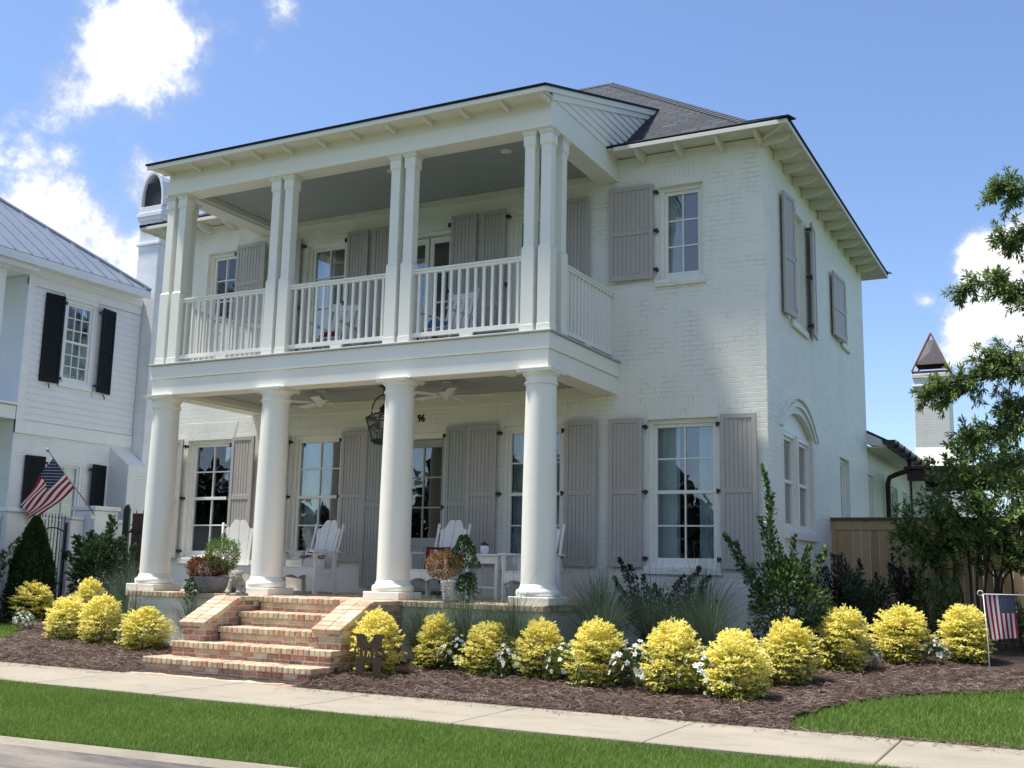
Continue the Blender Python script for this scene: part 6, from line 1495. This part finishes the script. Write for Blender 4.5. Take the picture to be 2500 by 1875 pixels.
# ================================================================== sky, sun, camera
w = bpy.data.worlds.new('World'); scene.world = w; w.use_nodes = True; nt = w.node_tree; nt.nodes.clear()
SUN = Vector((-.38, -.15, 1)).normalized()
elev = math.asin(SUN.z); azim = math.atan2(SUN.x, SUN.y)
out = nt.nodes.new('ShaderNodeOutputWorld'); bg = nt.nodes.new('ShaderNodeBackground'); L(nt, bg.outputs[0], out.inputs[0])
sky = nt.nodes.new('ShaderNodeTexSky'); sky.sky_type = 'NISHITA'; sky.sun_disc = False; sky.sun_elevation = elev; sky.sun_rotation = azim; sky.altitude = 0; sky.air_density = 1.0; sky.dust_density = .6; sky.ozone_density = 2.0
tc = nt.nodes.new('ShaderNodeTexCoord'); g = tc.outputs['Generated']
nv = nt.nodes.new('ShaderNodeVectorMath'); nv.operation = 'NORMALIZE'; L(nt, g, nv.inputs[0]); dirv = nv.outputs[0]
# (x, y, z, radius, weight) of the cumulus masses
CL = [(-.688, .601, .408, .105, 1.0), (-.663, .612, .432, .085, 1.0), (-.72, .58, .381, .07, .9), (-.668, .625, .400, .075, .8), (-.700, .610, .375, .06, .75),
      (-.754, .593, .283, .09, 1.1), (-.735, .62, .275, .085, 1.05), (-.694, .646, .318, .06, 1.0), (-.80, .54, .27, .12, 1.0), (-.68, .67, .295, .07, .95), (-.71, .65, .26, .09, .9),
      (-.757, .568, .323, .05, .75), (-.735, .594, .328, .04, .7), (-.775, .545, .33, .06, .75),
      (-.735, .52, .435, .05, .52), (-.695, .57, .445, .045, .5), (-.76, .50, .42, .06, .5),
      (-.616, .650, .446, .035, .55), (-.584, .666, .466, .035, .6), (-.603, .668, .435, .022, .5),
      (-.049, .965, .258, .05, .95), (-.02, .96, .262, .06, 1.0), (-.071, .977, .199, .055, .95), (-.03, .975, .20, .07, 1.0), (.02, .97, .21, .09, 1.0), (-.136, .979, .149, .035, .62), (-.11, .985, .146, .03, .55), (-.107, .967, .233, .018, .5), (-.03, .99, .15, .06, .85), (.05, .97, .25, .08, 1.0), (-.085, .975, .185, .045, .85), (-.05, .98, .175, .06, .95), (-.06, .975, .215, .04, .8), (-.15, .98, .142, .03, .6)]
acc = None
for x, y, z, r, wt in CL:
    v = Vector((x, y, z)).normalized(); d = nt.nodes.new('ShaderNodeVectorMath'); d.operation = 'DISTANCE'; L(nt, dirv, d.inputs[0]); d.inputs[1].default_value = v
    m = nt.nodes.new('ShaderNodeMapRange'); m.interpolation_type = 'SMOOTHSTEP'; L(nt, d.outputs['Value'], m.inputs[0]); m.inputs[1].default_value = 0; m.inputs[2].default_value = r*1.05; m.inputs[3].default_value = wt; m.inputs[4].default_value = 0
    acc = m.outputs[0] if acc is None else math_(nt, 'MAXIMUM', acc, m.outputs[0])
n1 = noise(nt, 7.5, 8, .6, dirv); n2 = noise(nt, 34, 6, .65, dirv); n3 = noise(nt, 3.2, 7, .6, dirv)
nn = math_(nt, 'ADD', math_(nt, 'MULTIPLY', math_(nt, 'SUBTRACT', n1.outputs[0], .5), 2.3), math_(nt, 'MULTIPLY', math_(nt, 'SUBTRACT', n2.outputs[0], .5), .9))
f = math_(nt, 'ADD', acc, nn)
m = nt.nodes.new('ShaderNodeMapRange'); m.interpolation_type = 'SMOOTHERSTEP'; L(nt, f, m.inputs[0]); m.inputs[1].default_value = .25; m.inputs[2].default_value = 1.05; acm = math_(nt, 'MINIMUM', math_(nt, 'MULTIPLY', acc, 5), 1)
mask = math_(nt, 'MULTIPLY', m.outputs[0], acm)
# scattered cumulus over the rest of the sky (street side), for glass reflections, thickened as added fill light on the facade
sy = nt.nodes.new('ShaderNodeSeparateXYZ'); L(nt, dirv, sy.inputs[0])
b = nt.nodes.new('ShaderNodeMapRange'); L(nt, n3.outputs[0], b.inputs[0]); b.inputs[1].default_value = .42; b.inputs[2].default_value = .60; b.interpolation_type = 'SMOOTHSTEP'
back = math_(nt, 'MULTIPLY', b.outputs[0], math_(nt, 'MINIMUM', math_(nt, 'MAXIMUM', math_(nt, 'MULTIPLY', math_(nt, 'SUBTRACT', .25, sy.outputs[1]), 4), 0), .85))
mask = math_(nt, 'MAXIMUM', mask, back)
sk = nt.nodes.new('ShaderNodeVectorMath'); sk.operation = 'MULTIPLY'; L(nt, sky.outputs[0], sk.inputs[0]); sk.inputs[1].default_value = SKYTINT
sh = ramp(nt, math_(nt, 'ADD', math_(nt, 'MULTIPLY', n1.outputs[0], .6), math_(nt, 'MULTIPLY', m.outputs[0], .4)), [(.38, (.50, .56, .70, 1)), (.52, (.76, .80, .88, 1)), (.66, (1.08, 1.08, 1.08, 1))])
cl = nt.nodes.new('ShaderNodeVectorMath'); cl.operation = 'SCALE'; L(nt, sh, cl.inputs[0]); cl.inputs['Scale'].default_value = CLOUD
L(nt, mixc(nt, mask, sk.outputs[0], cl.outputs[0]), bg.inputs[0]); bg.inputs[1].default_value = SKYS
sun = bpy.data.lights.new('sun', 'SUN'); sun.energy = SUNE; sun.angle = R_(5); sun.color = (1.0, .95, .86)
so = bpy.data.objects.new('sun', sun); COL.objects.link(so); so.rotation_euler = SUN.to_track_quat('Z', 'Y').to_euler(); so.location = (-10, -10, 30)
cam = bpy.data.cameras.new('camera'); co = bpy.data.objects.new('camera', cam); COL.objects.link(co); scene.camera = co
Rv, Uv, Fv = Vector((.88803088, .45933244, .02036812)), Vector((.05851981, -.15685382, .98588656)), Vector((-.4560445, .87430577, .16617109))
m4 = Matrix((( Rv.x, Uv.x, -Fv.x, 3.6776593), (Rv.y, Uv.y, -Fv.y, -14.61428564), (Rv.z, Uv.z, -Fv.z, 1.37726699), (0, 0, 0, 1)))
co.matrix_world = m4; cam.sensor_width = 36; cam.sensor_fit = 'HORIZONTAL'; cam.lens = 2648.058/2500*36; cam.clip_start = .05; cam.clip_end = 3000
scene.view_settings.view_transform = 'Standard'; scene.view_settings.look = 'None'; scene.view_settings.exposure = EXPO; scene.view_settings.gamma = 1
scene.render.engine = 'CYCLES'; scene.cycles.max_bounces = 8; scene.cycles.transparent_max_bounces = 12
